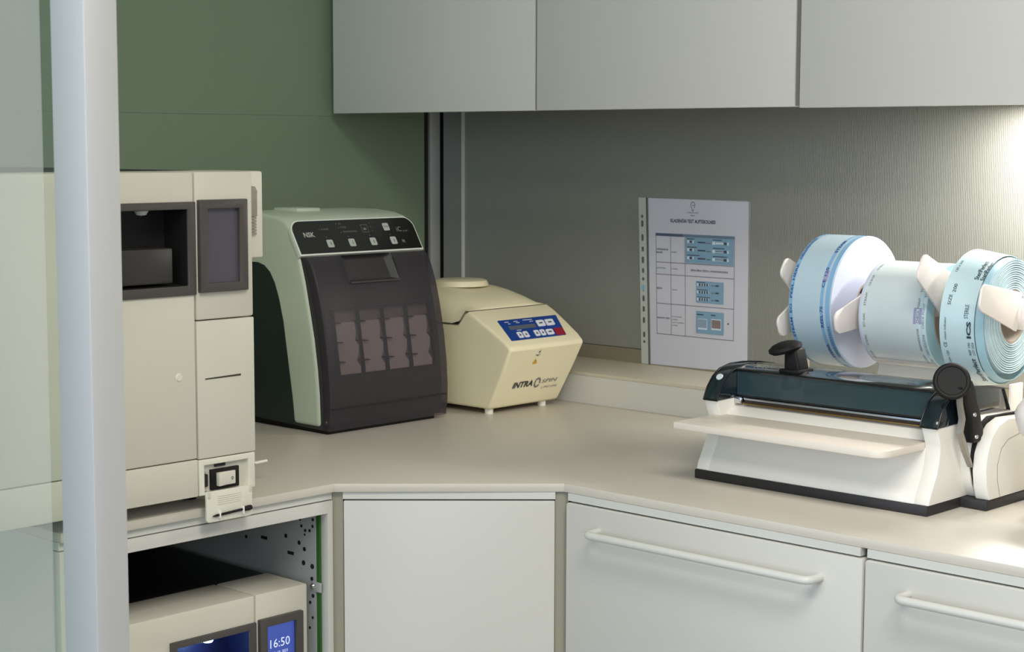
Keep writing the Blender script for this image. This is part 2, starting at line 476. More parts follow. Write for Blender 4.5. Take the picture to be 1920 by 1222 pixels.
# lamp under the right wall cabinet
lt = thing('cabinet_lamp', 'slim white lamp fixed under the right wall cabinet', 'lamp', (1.50, -0.09, 1.41))
obj('housing', bx(1.25, 1.552, -0.12, -0.05, 1.412, 1.428), 'white_edge', lt, bevel=0.002)
obj('diffuser', bx(1.26, 1.542, -0.115, -0.055, 1.408, 1.4119), 'cab_lamp', lt)
la = bpy.data.lights.new('cabinet_lamp_light', 'AREA'); la.shape = 'RECTANGLE'; la.size = 0.28; la.size_y = 0.06
la.energy = 5.5; la.color = (1.0, 0.955, 0.90)
lo = bpy.data.objects.new('cabinet_lamp_light', la); COL.objects.link(lo); lo.location = (1.40, -0.085, 1.407)

# ------------------------------------------------------------------ glass partition
gp = thing('glass_partition', 'grey metal post with a frosted glass panel in the left foreground', 'partition', (1.08, -1.512, 0))
obj('post', bx(1.050, 1.106, -1.53, -1.494, 0.0, 2.6), 'post_paint', gp, bevel=0.0015)
gl = obj('glass_pane', bx(0.02, 1.051, -1.5135, -1.5105, 0.02, 2.59), 'clear_glass', gp)
obj('frosted_film', bx(0.02, 1.006, -1.5142, -1.5137, 0.03, 2.58), 'frost_film', gl)

# ------------------------------------------------------------------ sterilizers (two alike)
def sterilizer(loc, label, lit):
    t = thing('sterilizer', label, 'sterilizer', loc, 'bench sterilizers')
    P = lambda n, bm, m, par=t, **k: obj(n, bm, m, par, local=True, **k)
    W, H, DP = (0.369 if lit else 0.385), 0.395, 0.52
    win_o = (-0.222, -0.0875, 0.247, 0.359); win_i = (-0.211, -0.099, 0.2585, 0.350)
    P('body', bx(-DP, -0.046, -W + 0.004, -0.004, 0.004, 0.385), 'cream')
    tp = P('top_cover', bx(-DP, -0.086, -W + 0.006, -0.006, 0.385, 0.3940), 'black_top', bevel=0.001)
    for k in range(5):
        P('vent_rib', bx(-0.30 - 0.03 * k, -0.29 - 0.03 * k, -W + 0.05, -0.04, 0.3935, 0.3948), 'cavity', tp)
    # door: front plate with the window opening and a rounded lip on top
    d = P('door', ring_plate(B(), -0.085, 0.0, (-W, -0.0885, 0.0465, 0.3945), (win_i[0] - .005, win_i[1] + .005, win_i[2] - .005, win_i[3] + .005)), 'cream', bevel=0.003)
    P('lower_panel', bx(-0.044, 0.0, -W, -0.0885, 0.0, 0.0455), 'cream', bevel=0.001)
    P('cap', lathe(B(), [(0, 0.0012), (0.0042, 0.0012), (0.005, 0), (0, 0)], (0.0, -0.114, 0.149), (1, 0, 0), 24), 'cream_light', d)
    fr = P('window_frame', ring_plate(B(), -0.002, 0.0028, win_o, win_i), 'bezel', d, bevel=0.0012)
    # cavity behind the window
    cb = B(); y0, y1, z0, z1 = win_i[0] + .0004, win_i[1] - .0004, win_i[2] + .0004, win_i[3] - .0004; xb = -0.0455; xf = 0.0
    v = [[cb.verts.new((x, y, z)) for (y, z) in ((y0, z0), (y1, z0), (y1, z1), (y0, z1))] for x in (xf, xb)]
    cb.faces.new(v[1])
    for k in range(4): cb.faces.new((v[0][k], v[0][(k + 1) % 4], v[1][(k + 1) % 4], v[1][k]))
    P('cavity', cb, 'cavity_lit' if lit else 'cavity', fr, smooth=0)
    P('tray', bx(-0.040, -0.007, -0.208, -0.115, 0.262, 0.304), 'tray_dark', fr, bevel=0.0015)
    P('lamp_lens', lathe(B(), [(0, -0.0075), (0.006, -0.006), (0.0095, 0), (0, 0)], (-0.012, -0.155, 0.3505), (0, 0, 1), 20), 'led' if lit else 'lens', fr)
    if lit:
        ld = bpy.data.lights.new('chamber_led', 'POINT'); ld.energy = 0.09; ld.color = (0.25, 0.45, 1.0); ld.shadow_soft_size = 0.006
        lo_ = bpy.data.objects.new('chamber_led', ld); COL.objects.link(lo_); lo_.parent = fr; lo_.location = (-0.014, -0.155, 0.332)
    # right column
    c = P('control_column', bx(-0.085, 0.0, -0.0868, 0.0, 0.2155, 0.3945), 'cream', bevel=0.003)
    P('screen_frame', ring_plate(B(), -0.002, 0.0065, (-0.084, -0.012, 0.249, 0.361), (-0.072, -0.024, 0.260, 0.350)), 'bezel', c, bevel=0.0012)
    s = P('screen', bx(-0.004, 0.0006, -0.0725, -0.0235, 0.2595, 0.3505), 'screen_on' if lit else 'screen_off', c)
    if lit:
        f = plane_map((0.0009, -0.0725, 0.2595), (0, 1, 0), (0, 0, 1))
        bmt = letters(B(), '16:50', 0.0165, f, 0.0245, 0.0590, 0, 'c')
        letters(bmt, '20. 10. 2023', 0.0052, f, 0.0245, 0.0500, 0, 'c')
        me = bpy.data.meshes.new('clock_digits'); bmt.to_mesh(me); bmt.free(); me.materials.append(MATS['screen_text'])
        oo = bpy.data.objects.new('clock_digits', me); COL.objects.link(oo); oo.parent = s
    mp = P('printer_panel', bx(-0.044, 0.0, -0.0868, 0.0, 0.0455, 0.2142), 'cream', bevel=0.001)
    P('paper_slot', slab(B(), [(-0.0755, 0.1425), (-0.0215, 0.1428), (-0.0215, 0.1452), (-0.048, 0.1446), (-0.0755, 0.1440)], plane_map((0, 0, 0), (0, 1, 0), (0, 0, 1)), -0.001, 0.0004), 'dark_line', mp)
    sm = P('switch_module', ring_plate(B(), -0.044, 0.0, (-0.0868, -0.0010, 0.0, 0.0443), (-0.0785, -0.0115, 0.003, 0.0370)), 'cream_light', bevel=0.001)
    P('switch_plate', bx(-0.040, -0.006, -0.080, -0.010, 0.001, 0.039), 'cream', sm)
    sw = P('power_switch', bx(-0.006, -0.002, -0.0675, -0.0245, 0.0045, 0.0300), 'black_plastic', sm, bevel=0.0006)
    P('rocker', prism(B(), [(-0.003, -0.0595), (0.0045, -0.0595), (0.0012, -0.046), (0.0012, -0.0325), (-0.003, -0.0325)], 0.009, 0.0255, 'z'), 'rocker', sw, bevel=0.0006)
    rm = B(); ff = plane_map((0.0016, -0.0375, 0.0165), (0, 1, 0), (0, 0, 1))
    for k in range(16):
        a, b = 2 * PI * k / 16, 2 * PI * (k + 1) / 16
        rm.faces.new([rm.verts.new(ff(q * 0.8 * math.cos(e), q * math.sin(e))) for q, e in ((0.0012, a), (0.002, a), (0.002, b), (0.0012, b))])
    P('off_mark', rm, 'print_dark', sw, smooth=0)
    P('memory_slot', bx(-0.007, -0.004, -0.060, -0.044, 0.0325, 0.0372), 'cavity', sm)
    P('data_port', prism(B(), rrect(-0.0775, -0.0715, 0.0095, 0.0255, 0.002, 3), -0.007, -0.003, 'x'), 'cavity', sm)
    for z in (0.0305, 0.005):
        P('port_screw', cyl(B(), (-0.006, -0.0755, z), (-0.003, -0.0755, z), 0.0022, 12), 'chrome', sm)
    if not lit:
        # open flap hanging down with the stylus clipped on it
        fl = P('flap', slab(B(), rrect(-0.0785, -0.0085, -0.0345, 0.0040, 0.004, 4, (1, 1, 0, 0)), plane_map((0, 0, 0), (0, 1, 0), (0, 0, 1)), -0.0005, 0.0032), 'cream_light', bevel=0.0006)
        for y in (-0.077, -0.013): P('hinge', bx(0.0, 0.0042, y, y + 0.0035, -0.004, 0.0042), 'cream', fl, bevel=0.0005)
        for k in range(5): P('grip_rib', bx(0.003, 0.0037, -0.062, -0.026, -0.0035 - 0.0025 * k, -0.0029 - 0.0025 * k), 'cream', fl)
        st = P('stylus', lathe(B(), [(0, 0), (0.0004, 0.0005), (0.0016, 0.006), (0.0016, 0.048), (0.0030, 0.050), (0.0034, 0.056), (0.0030, 0.060), (0, 0.061)], (0.0052, -0.0720, -0.0265), (0, 1, 0.045), 14), 'black_plastic', fl)
        for y in (-0.062, -0.026): P('clip', bx(0.003, 0.0075, y, y + 0.0022, -0.030, -0.0205), 'white_plastic', fl, bevel=0.0006)
        P('bracket', bx(-0.06, -0.012, -0.312, -0.274, -0.0035, 0.002), 'clamp_blue', bevel=0.0005)
        # side box with latch, drain lever, foot
        sb = P('side_box', bx(-0.16, -0.058, -0.004, 0.0625, 0.2825, 0.3935), 'cream_light', bevel=0.003)
        P('latch', prism(B(), [(0.036, 0.336), (0.0495, 0.336), (0.0495, 0.362), (0.0500, 0.368), (0.0465, 0.374), (0.036, 0.375)], -0.0575, -0.053, 'x'), 'grey_latch', sb, bevel=0.0008)
        for k in range(6): P('latch_rib', bx(-0.0575, -0.0545, 0.036, 0.0490, 0.3325 - 0.0040 * k, 0.3350 - 0.0040 * k), 'grey_latch', sb)
        P('drain_lever', tube(B(), [(-0.099, -0.01, 0.004), (-0.099, 0.096, 0.0075)], 0.0019, 8), 'white_plastic')
        P('lever_collar', cyl(B(), (-0.099, 0.0, 0.0045), (-0.099, 0.074, 0.0055), 0.0034, 12), 'black_plastic')
    for x, y in ((-0.075, -W + 0.12), (-0.075, -0.05), (-0.45, -W + 0.12), (-0.45, -0.05)):
        P('foot', cyl(B(), (x, y, -0.0185 if not lit else -0.030), (x, y, 0.006), 0.011, 16), 'black_plastic')
    return t
sterilizer((0.775, -1.0815, 0.919), 'cream sterilizer standing on the worktop with an open switch flap and stylus', False)
lw = sterilizer((0.73, -0.9625, 0.3705), 'cream sterilizer inside the open cabinet with a lit blue screen', True)

# ------------------------------------------------------------------ handpiece care unit
ic = thing('handpiece_care_unit', 'white and black handpiece care unit with a smoked front cover', 'care unit', (0.31, -0.57, ZC))
Y0, Y1 = -0.700, -0.440
side = [(0.446, 0.911), (0.444, 0.96), (0.440, 1.0), (0.433, 1.045), (0.424, 1.085), (0.412, 1.135), (0.400, 1.173), (0.388, 1.203), (0.378, 1.219), (0.366, 1.228),
        (0.345, 1.234), (0.30, 1.238), (0.22, 1.238), (0.19, 1.234), (0.175, 1.222), (0.170, 1.20), (0.170, 0.911)]
obj('housing', prism(B(), side, Y0, Y1, 'y'), 'care_body', ic, bevel=0.006, seg=3, bang=60)
dk = [(0.388, 0.911), (0.383, 0.95), (0.376, 0.99), (0.362, 1.070), (0.352, 1.105), (0.342, 1.129), (0.330, 1.146), (0.316, 1.156), (0.300, 1.160), (0.1705, 1.160), (0.1705, 0.911)]
obj('side_panel', prism(B(), dk, Y0 - 0.0012, Y0 + 0.004, 'y'), 'care_side', ic)
obj('side_panel', prism(B(), dk, Y1 - 0.004, Y1 + 0.0012, 'y'), 'care_side', ic)
obj('top_hatch', bx(0.24, 0.30, -0.62, -0.57, 1.236, 1.243), 'care_body', ic, bevel=0.002)
obj('base', bx(0.18, 0.456, -0.692, -0.463, ZC, 0.911), 'black_plastic', ic)
# control panel on the slope
pb = Vector((0.4045, 0, 1.174)); pt = Vector((0.3745, 0, 1.2235)); ph = (pt - pb).length
fp = plane_map((pb.x, Y0, pb.z), (0, 1, 0), pt - pb); PW = Y1 - Y0
bo = obj('panel_border', slab(B(), rrect(-0.0012, PW + 0.0006, -0.001, ph + 0.0035, 0.020, 7, (0, 0, 1, 1)), fp, -0.006, 0.0028), 'care_border', ic, bevel=0.0006)
cp = obj('control_panel', slab(B(), rrect(0.0012, PW - 0.0018, 0.0016, ph + 0.0010, 0.018, 7, (0, 0, 1, 1)), fp, 0.0, 0.0034), 'care_panel', ic)
def pk(u_, v_): return (u_ * PW, v_ * ph)
for u_, v_, ww in ((0.255, 0.30, 0.0125), (0.43, 0.30, 0.0125), (0.605, 0.30, 0.0125), (0.775, 0.30, 0.0125), (0.755, 0.74, 0.0125)):
    a, b = pk(u_, v_)
    bt = obj('button', slab(B(), rrect(a - ww / 2, a + ww / 2, b - 0.0068, b + 0.0068, 0.002, 3), fp, 0.003, 0.0042), 'panel_white', cp)
    if v_ < 0.5:
        flat('button_mark', letters(B(), 'I', 0.008, fp, a + 0.001, b - 0.003, 0.0044, 'c', bold=0.02), 'print_dark', bt)
        flat('button_dot', quad(B(), fp, a - 0.0035, a - 0.002, b + 0.0105, b + 0.012, 0.0036), 'panel_grey', cp)
    else: flat('button_mark', letters(B(), 'START', 0.0035, fp, a, b - 0.001, 0.0044, 'c'), 'print_dark', bt)
flat('lettering', letters(B(), 'NSK', 0.0115, fp, *pk(0.075, 0.53), 0.0037, bold=0.03), 'panel_white', cp)
lb = letters(B(), 'POWER', 0.0044, fp, *pk(0.225, 0.72), 0.0037)
for k, (s_, v_) in enumerate((('OIL', 0.88), ('FILTER', 0.76), ('MAINTENANCE', 0.62))):
    letters(lb, s_, 0.0042, fp, *pk(0.375 + 0.008 * k, v_), 0.0037); quad(lb, fp, PW * (0.355 + 0.008 * k), PW * (0.355 + 0.008 * k) + 0.0015, v_ * ph, v_ * ph + 0.0015, 0.0037)
quad(lb, fp, PW * 0.205, PW * 0.205 + 0.0015, 0.725 * ph, 0.725 * ph + 0.0015, 0.0037)
for k in range(6): letters(lb, '-' if k % 2 else '+', 0.005, fp, PW * (0.625 + 0.028 * (k % 2)), ph * (0.60 + 0.13 * (k // 2)), 0.0037)
a, b = pk(0.575, 0.72)
for q in ((a - .007, a + .007, b - .007, b - .0064), (a - .007, a + .007, b + .0064, b + .007), (a - .007, a - .0064, b - .007, b + .007), (a + .0064, a + .007, b - .007, b + .007), (a - .003, a + .003, b - .003, b + .001)):
    quad(lb, fp, *q, 0.0037)
flat('lettering', lb, 'panel_grey', cp)
l2 = letters(B(), 'iC', 0.0125, fp, *pk(0.835, 0.58), 0.0037, bold=0.01); letters(l2, 'are+', 0.0062, fp, *pk(0.885, 0.56), 0.0037)
letters(l2, 'M', 0.008, fp, *pk(0.845, 0.22), 0.0037, bold=0.03)
flat('lettering', l2, 'panel_grey', cp)
# smoked cover
cov = [(0.466, 0.906), (0.4695, 0.93), (0.4700, 0.955), (0.4675, 0.995), (0.4615, 1.04), (0.4525, 1.085), (0.4475, 1.105), (0.4415, 1.126), (0.433, 1.148), (0.4255, 1.164), (0.4165, 1.1725)]
def covx(z):
    for (xa, za), (xb, zb) in zip(cov, cov[1:]):
        if za <= z <= zb: return xa + (xb - xa) * (z - za) / (zb - za)
    return cov[0][0] if z < cov[0][1] else cov[-1][0]
inner = [(x - 0.016, z) for x, z in cov]
obj('inner_wall', prism(B(), [(0.30, 0.909)] + [(x, z) for x, z in inner] + [(0.30, 1.172)], Y0 + 0.004, Y1 - 0.004, 'y'), 'care_inner', ic)
cb = B()
ys = [Y0 + 0.003, -0.628, -0.523, Y1 - 0.003]
zs = [z for x, z in cov if z < 1.132] + [1.132, 1.148, 1.164]
zs = sorted(set([0.906, 0.93, 0.955, 0.995, 1.04, 1.085, 1.105, 1.126, 1.132, 1.148, 1.164, 1.1725]))
G = [[cb.verts.new((covx(z), y, z)) for y in ys] for z in zs]
for i in range(len(zs) - 1):
    for j in range(3):
        if j == 1 and 1.131 < zs[i] < 1.17: continue
        cb.faces.new((G[i][j], G[i][j + 1], G[i + 1][j + 1], G[i + 1][j]))
for j in (0, 3):     # side walls of the cover
    bk = [cb.verts.new((covx(z) - 0.017, ys[j], z)) for z in zs]
    for i in range(len(zs) - 1): cb.faces.new((G[i][j], G[i + 1][j], bk[i + 1], bk[i]))
co = obj('smoked_cover', cb, 'smoke_cover', ic, bevel=0.004, seg=3, bang=50)
# grip pocket
pk_b = B(); v0 = [pk_b.verts.new((covx(z), y, z)) for y, z in ((-0.628, 1.132), (-0.523, 1.132), (-0.523, 1.1725), (-0.628, 1.1725))]
v1 = [pk_b.verts.new((x, y, z)) for x, y, z in ((0.4265, -0.620, 1.134), (0.4265, -0.531, 1.134), (0.4045, -0.531, 1.1725), (0.4045, -0.620, 1.1725))]
pk_b.faces.new(v1)
for k in range(4): pk_b.faces.new((v0[k], v0[(k + 1) % 4], v1[(k + 1) % 4], v1[k]))
obj('grip_pocket', pk_b, 'care_door_solid', co, smooth=0)
obj('grip_lip', bx(0.4375, 0.4425, -0.629, -0.522, 1.1295, 1.1325), 'care_inner', co, bevel=0.0006)
# rack of pads behind the cover
WY0, WY1, WZ0, WZ1 = -0.668, -0.462, 0.988, 1.090
def inx(z): return covx(z) - 0.016
rkb = B(); zr = [WZ0 + (WZ1 - WZ0) * k / 6 for k in range(7)]
ga = [[rkb.verts.new((inx(z) + dx_, y, z)) for y in (WY0, WY1)] for z in zr for dx_ in (0.0009,)]
gb = [[rkb.verts.new((inx(z) - 0.003, y, z)) for y in (WY0, WY1)] for z in zr]
for g_ in (ga, gb):
    for p_, q_ in zip(g_, g_[1:]): rkb.faces.new((p_[0], p_[1], q_[1], q_[0]))
rk = obj('rack', rkb, 'rack_back', ic, smooth=60)
nC = 4; cw = (WY1 - WY0) / nC
for k in range(nC):
    pbm = B(); zt = WZ1 - 0.020
    y0, y1 = WY0 + cw * k + 0.002, WY0 + cw * (k + 1) - 0.005
    pts = [(y0, WZ0 + 0.002), (y1 - 0.001, WZ0 + 0.002), (y1, WZ0 + 0.012), (y1 - 0.007, WZ0 + 0.022), (y1 - 0.002, WZ0 + 0.032), (y1, WZ0 + 0.046), (y1 - 0.007, WZ0 + 0.054), (y1 - 0.003, WZ0 + 0.066), (y1 - 0.003, zt), (y0, zt)]
    A = [pbm.verts.new((inx(z) + 0.0045, y, z)) for y, z in pts]; C = [pbm.verts.new((inx(z) - 0.004, y, z)) for y, z in pts]
    pbm.faces.new(A); pbm.faces.new(list(reversed(C)))
    for i in range(len(pts)): pbm.faces.new((A[i], A[(i + 1) % len(pts)], C[(i + 1) % len(pts)], C[i]))
    obj('pad', pbm, 'pad', ic, smooth=0)
def strip(y0, z0, y1, z1, hw, name, par, dx=0.009):
    d = Vector((y1 - y0, z1 - z0)); n = Vector((-d.y, d.x)).normalized() * hw
    q = [(y0 + n.x, z0 + n.y), (y1 + n.x, z1 + n.y), (y1 - n.x, z1 - n.y), (y0 - n.x, z0 - n.y)]
    b_ = B(); A = [b_.verts.new((inx(z) + dx, y, z)) for y, z in q]; C = [b_.verts.new((inx(z) - 0.002, y, z)) for y, z in q]
    b_.faces.new(A); b_.faces.new(list(reversed(C)))
    for i in range(4): b_.faces.new((A[i], A[(i + 1) % 4], C[(i + 1) % 4], C[i]))
    return obj(name, b_, 'divider', par, smooth=0)
for k in range(nC + 1):
    y = WY0 + cw * k
    strip(y, WZ0, y, WZ1, 0.0009, 'divider', ic)
    for z in (WZ0 + 0.022, WZ0 + 0.052, WZ0 + 0.082):
        strip(y - (0.008 if k else 0), z + 0.001, y + (0.010 if k < nC else 0), z, 0.0008, 'hook', ic, 0.011)
for z in (WZ0, WZ1): strip(WY0, z, WY1, z, 0.0008, 'rack_rail', ic)
obj('cover_seam', prism(B(), [(0.4706, 0.9395), (0.4706, 0.941), (0.460, 0.941), (0.460, 0.9395)], Y0 + 0.006, Y1 - 0.0085, 'y'), 'divider', co)
obj('hinge_screw', lathe(B(), [(0, 0.003), (0.003, 0.002), (0.0042, 0), (0, 0)], (0.458, Y0 + 0.0030, 0.919), (0, -1, 0), 16), 'tray_dark', co)

# ------------------------------------------------------------------ centrifuge
ce = thing('centrifuge', 'cream bench centrifuge with a blue control label under the wall cabinets', 'centrifuge', (0.34, -0.285, ZC))
CY0, CY1 = -0.382, -0.182
NS = Vector((0.547, 0, 1.012)); PTOP = Vector((0.452, 0, 1.068)); FB = Vector((0.500, 0, 0.909))
prof = [(0.500, 0.909), (0.512, 0.935), (0.530, 0.974), (0.5455, 1.009), (0.546, 1.0145), (0.531, 1.0255), (0.500, 1.044), (0.470, 1.061), (0.452, 1.069), (0.444, 1.066), (0.428, 1.046), (0.16, 1.046), (0.14, 1.02), (0.14, 0.909)]
cbm = B()
# slightly waisted sides: bottom narrower towards the front right
def cside(x, z, s):
    base = CY0 if s < 0 else CY1
    t = (z - 0.909) / 0.16
    return base - s * (0.024 if s > 0 else 0.0) * (1 - t) ** 1.5 - s * 0.006 * max(0, (x - 0.45) / 0.1)
A = [cbm.verts.new((x, cside(x, z, -1), z)) for x, z in prof]; C = [cbm.verts.new((x, cside(x, z, 1), z)) for x, z in prof]
cbm.faces.new(A); cbm.faces.new(list(reversed(C)))
for i in range(len(prof)): cbm.faces.new((A[i], A[(i + 1) % len(prof)], C[(i + 1) % len(prof)], C[i]))
obj('housing', cbm, 'spin_body', ce, bevel=0.007, seg=4, bang=50)
# domed lid
LX = [(0.4505, 1.0705), (0.447, 1.074), (0.435, 1.0815), (0.415, 1.0895), (0.39, 1.0965), (0.36, 1.1015), (0.32, 1.104), (0.27, 1.104), (0.22, 1.100), (0.18, 1.090), (0.155, 1.076), (0.145, 1.062)]
lbm = B(); NV = 16; rows = []
for x, z in LX:
    row = []
    zb = 1.0475 if x < 0.43 else 1.0475 + (x - 0.43) / 0.0205 * 0.0225
    for j in range(NV + 1):
        a = -1 + 2 * j / NV
        e = 1 - abs(a) ** 5
        y = (CY0 + CY1) / 2 + a * (CY1 - CY0) / 2 * (1 + 0.002 * 0)
        row.append(lbm.verts.new((x, y, zb + (z - zb) * (0.40 + 0.60 * e) if z > zb else zb)))
    rows.append([lbm.verts.new((x, CY0, zb))] + row + [lbm.verts.new((x, CY1, zb))])
for p_, q_ in zip(rows, rows[1:]):
    for j in range(len(p_) - 1):
        try: lbm.faces.new((p_[j], p_[j + 1], q_[j + 1], q_[j]))
        except ValueError: pass
for rw in (rows[0], rows[-1]):
    try: lbm.faces.new(rw)
    except ValueError: pass
ld = obj('lid', lbm, 'spin_body', ce, smooth=50)
obj('seam', prism(B(), [(0.4495, 1.0695), (0.428, 1.0466), (0.16, 1.0466), (0.16, 1.0478), (0.43, 1.0478), (0.4485, 1.0708)], CY0 - 0.0004, CY1 + 0.0004, 'y'), 'dark_line', ce)
obj('view_port', lathe(B(), [(0, 0.0105), (0.042, 0.0105), (0.046, 0.009), (0.0485, 0.005), (0.050, 0.0), (0, 0)], (0.335, -0.282, 1.1015), (0, 0, 1), 40), 'spin_body', ld)
for x, y in ((0.487, -0.366), (0.487, -0.236), (0.18, -0.35), (0.18, -0.22)):
    obj('foot', cyl(B(), (x, y, ZC), (x, y, 0.914), 0.0072, 16), 'cream_light', ce)
sl = (PTOP - NS); SLL = sl.length
fc = plane_map(NS, (0, 1, 0), sl)
def lp(u_, v_):      # label space 0..1 to slope plane
    yb = -0.359 + 0.135 * u_; yt = -0.344 + 0.146 * u_
    return (yb + (yt - yb) * v_, 0.019 + 0.056 * v_)
fl_ = lambda u_, v_, z=0.0: fc(*lp(u_, v_), z)
label = obj('control_label', slab(B(), rrect(0, 1, 0, 1, 0.02, 2), fl_, -0.001, 0.0042), 'label_blue', ce)
obj('display', slab(B(), rrect(0.10, 0.56, 0.50, 0.68, 0.01, 2), fl_, 0.004, 0.0046), 'lcd', label)
for u0, u1, v0_, v1_ in ((0.60, 0.735, 0.52, 0.82), (0.755, 0.90, 0.52, 0.82), (0.16, 0.245, 0.08, 0.36), (0.265, 0.35, 0.08, 0.36), (0.46, 0.545, 0.08, 0.36), (0.565, 0.65, 0.08, 0.36), (0.675, 0.80, 0.08, 0.34)):
    bt = obj('button', slab(B(), rrect(u0, u1, v0_, v1_, 0.03, 3), fl_, 0.004, 0.0050), 'label_white', label)
    mk_ = B(); uc, vc = (u0 + u1) / 2, (v0_ + v1_) / 2
    if u1 - u0 < 0.1: mk_.faces.new([mk_.verts.new(fl_(uc + a, vc + b, 0.0053)) for a, b in ((-0.02, -0.05), (0.02, -0.05), (0, 0.07))])
    else: quad(mk_, fl_, uc - 0.03, uc + 0.03, vc - 0.03, vc + 0.03, 0.0053)
    flat('button_mark', mk_, 'paper_ink', bt)
obj('stop_button', slab(B(), rrect(0.825, 0.995, 0.02, 0.36, 0.02, 2), fl_, 0.004, 0.0048), 'label_red', label)
lw_ = B()
for u0, u1, v_ in ((0.09, 0.16, 0.86), (0.13, 0.17, 0.77), (0.24, 0.31, 0.86), (0.27, 0.33, 0.79), (0.40, 0.56, 0.88), (0.50, 0.56, 0.79), (0.20, 0.28, 0.43)):
    quad(lw_, fl_, u0, u1, v_, v_ + 0.035, 0.0046)
flat('label_print', lw_, 'film_end_white', label)
ff_ = plane_map(Vector((0.5455, 0, 1.009)), (0, 1, 0), Vector((0.5455 - 0.50, 0, 1.009 - 0.909)))
def fw(y, z): return (y, (z - 1.009) / math.cos(math.atan2(0.0455, 0.1)))
pr_ = B()
letters(pr_, 'INTRA', 0.0155, ff_, *fw(-0.341, 0.943), 0.0012, bold=0.03, width=0.049, slant=0.15)
flat('lettering', pr_, 'print_dark', ce)
rg = B(); cy_, cz_ = fw(-0.281, 0.9475)
for k in range(20):
    a, b_ = 2 * PI * k / 20 + 0.4, 2 * PI * (k + 1) / 20 + 0.4
    if k == 17: continue
    rg.faces.new([rg.verts.new(ff_(cy_ + q * 0.75 * math.cos(e), cz_ + q * math.sin(e), 0.0012)) for q, e in ((0.0065, a), (0.010, a), (0.010, b_), (0.0065, b_))])
letters(rg, 'SPIN', 0.0105, ff_, *fw(-0.270, 0.9455), 0.0012, width=0.036, slant=0.15)
letters(rg, 'L-PRF LINE', 0.006, ff_, *fw(-0.267, 0.9355), 0.0012, width=0.040, slant=0.15)
flat('lettering', rg, 'print_grey', ce)
wt_ = B(); y_, z_ = fw(-0.306, 0.983)
wt_.faces.new([wt_.verts.new(ff_(y_ + a, z_ + b_, 0.0012)) for a, b_ in ((-0.006, 0), (0.006, 0), (0.0, 0.0105))])
flat('warning_triangle', wt_, 'print_yellow', ce)
w2 = letters(B(), '!', 0.008, ff_, y_, z_ + 0.0015, 0.0015, 'c')
y_, z_ = fw(-0.305, 0.9985)
w2.faces.new([w2.verts.new(ff_(y_ + a, z_ + b_, 0.0012)) for a, b_ in ((-0.007, 0.002), (0, -0.002), (0.008, 0.002), (0, 0.0))])
w2.faces.new([w2.verts.new(ff_(y_ + a, z_ + b_, 0.0012)) for a, b_ in ((0.0, 0.004), (0.003, 0.004), (0.005, 0.009), (0.002, 0.007))])
flat('symbol', w2, 'print_dark', ce)

# ------------------------------------------------------------------ document in a punched sleeve
dc = thing('document', 'white printed document in a punched plastic sleeve stuck on the grey wall', 'document', (0.63, -0.001, 0.955))
fz = plane_map((0.507, -0.0012, 0.9545), (1, 0, 0), (0, 0, 1))     # x right, y up, z out of the wall
SH = 0.2985
def bend(x, y, z=0.0):     # the sleeve leans a little and its foot stands off the wall
    t = y / SH
    return fz(x + 0.011 * (1 - t) * (1 - x / 0.245), y, z)
def bslab(pts, z0, z1):
    return slab(B(), pts, bend, z0, z1)
obj('sheet', bslab([(0.022, 0.001), (0.2425, 0.004), (0.2400, 0.2965), (0.022, 0.2978)], 0.0004, 0.0010), 'paper', dc, smooth=0)
sv = obj('sleeve', bslab([(0.0, 0.0), (0.245, 0.002), (0.2445, 0.296), (0.238, 0.2985), (0.0, 0.2985)], 0.00115, 0.0013), 'sleeve_film', dc, smooth=0)
obj('binding_strip', bslab([(0.0, 0.0), (0.0165, 0.0), (0.0165, 0.2985), (0.0, 0.2985)], 0.0013, 0.0018), 'sleeve_strip', sv, smooth=0)
obj('weld_line', bslab([(0.0168, 0.0), (0.0205, 0.0), (0.0205, 0.2985), (0.0168, 0.2985)], 0.0013, 0.0016), 'hole_dark', sv, smooth=0)
for yy, hh in ((0.265, .003), (0.252, .006), (0.227, .006), (0.2065, .0045), (0.187, .006), (0.168, .0045), (0.153, .003), (0.136, .0055), (0.118, .0055), (0.099, .005), (0.079, .0055), (0.053, .005), (0.040, .0025)):
    obj('punch_hole', bslab(rrect(0.0055, 0.0105, yy - hh, yy + hh, 0.0024, 3), 0.0017, 0.0021), 'hole_dark', sv, smooth=0)
Zp = 0.0015
def dq(bm, x0, x1, y0, y1, z=Zp): return quad(bm, bend, x0, x1, y0, y1, z)
tx0, tx1 = 0.038, 0.212
ln = B()
for y in (0.1845, 0.1630, 0.1110, 0.0565): dq(ln, tx0, tx1, y, y + 0.0011)
for x in (tx0, 0.0715, 0.104, tx1): dq(ln, x, x + 0.0010, 0.0565, 0.236)
flat('table_lines', ln, 'paper_line', dc)
flat('table_header', dq(B(), tx0, 0.1, 0.2315, 0.2365, Zp + .0001), 'paper_head', dc)
flat('table_header', dq(B(), 0.1, tx1, 0.2315, 0.2365, Zp + .0001), 'paper_head2', dc)
ink = B()
def it(s, size, x, y, **k): letters(ink, s, size, bend, x, y, Zp + 0.0002, **k)
it('KLADENÓN TEST AUFTEKOLNEIS', 0.0085, 0.122, 0.2565, align='c', bold=0.025, width=0.099)
it('STOMATOLOGIE', 0.0032, 0.122, 0.2735, align='c'); it('PRAHA', 0.0032, 0.122, 0.2685, align='c')
it('STERILIZACE', 0.0042, 0.040, 0.2065, width=0.026, bold=0.02); it('BALENÍ', 0.0042, 0.040, 0.2010, bold=0.02)
it('Vizuální', 0.0038, 0.0735, 0.2030); it('KONTROLA', 0.0038, 0.040, 0.1735); it('1x denně', 0.0038, 0.0740, 0.1735)
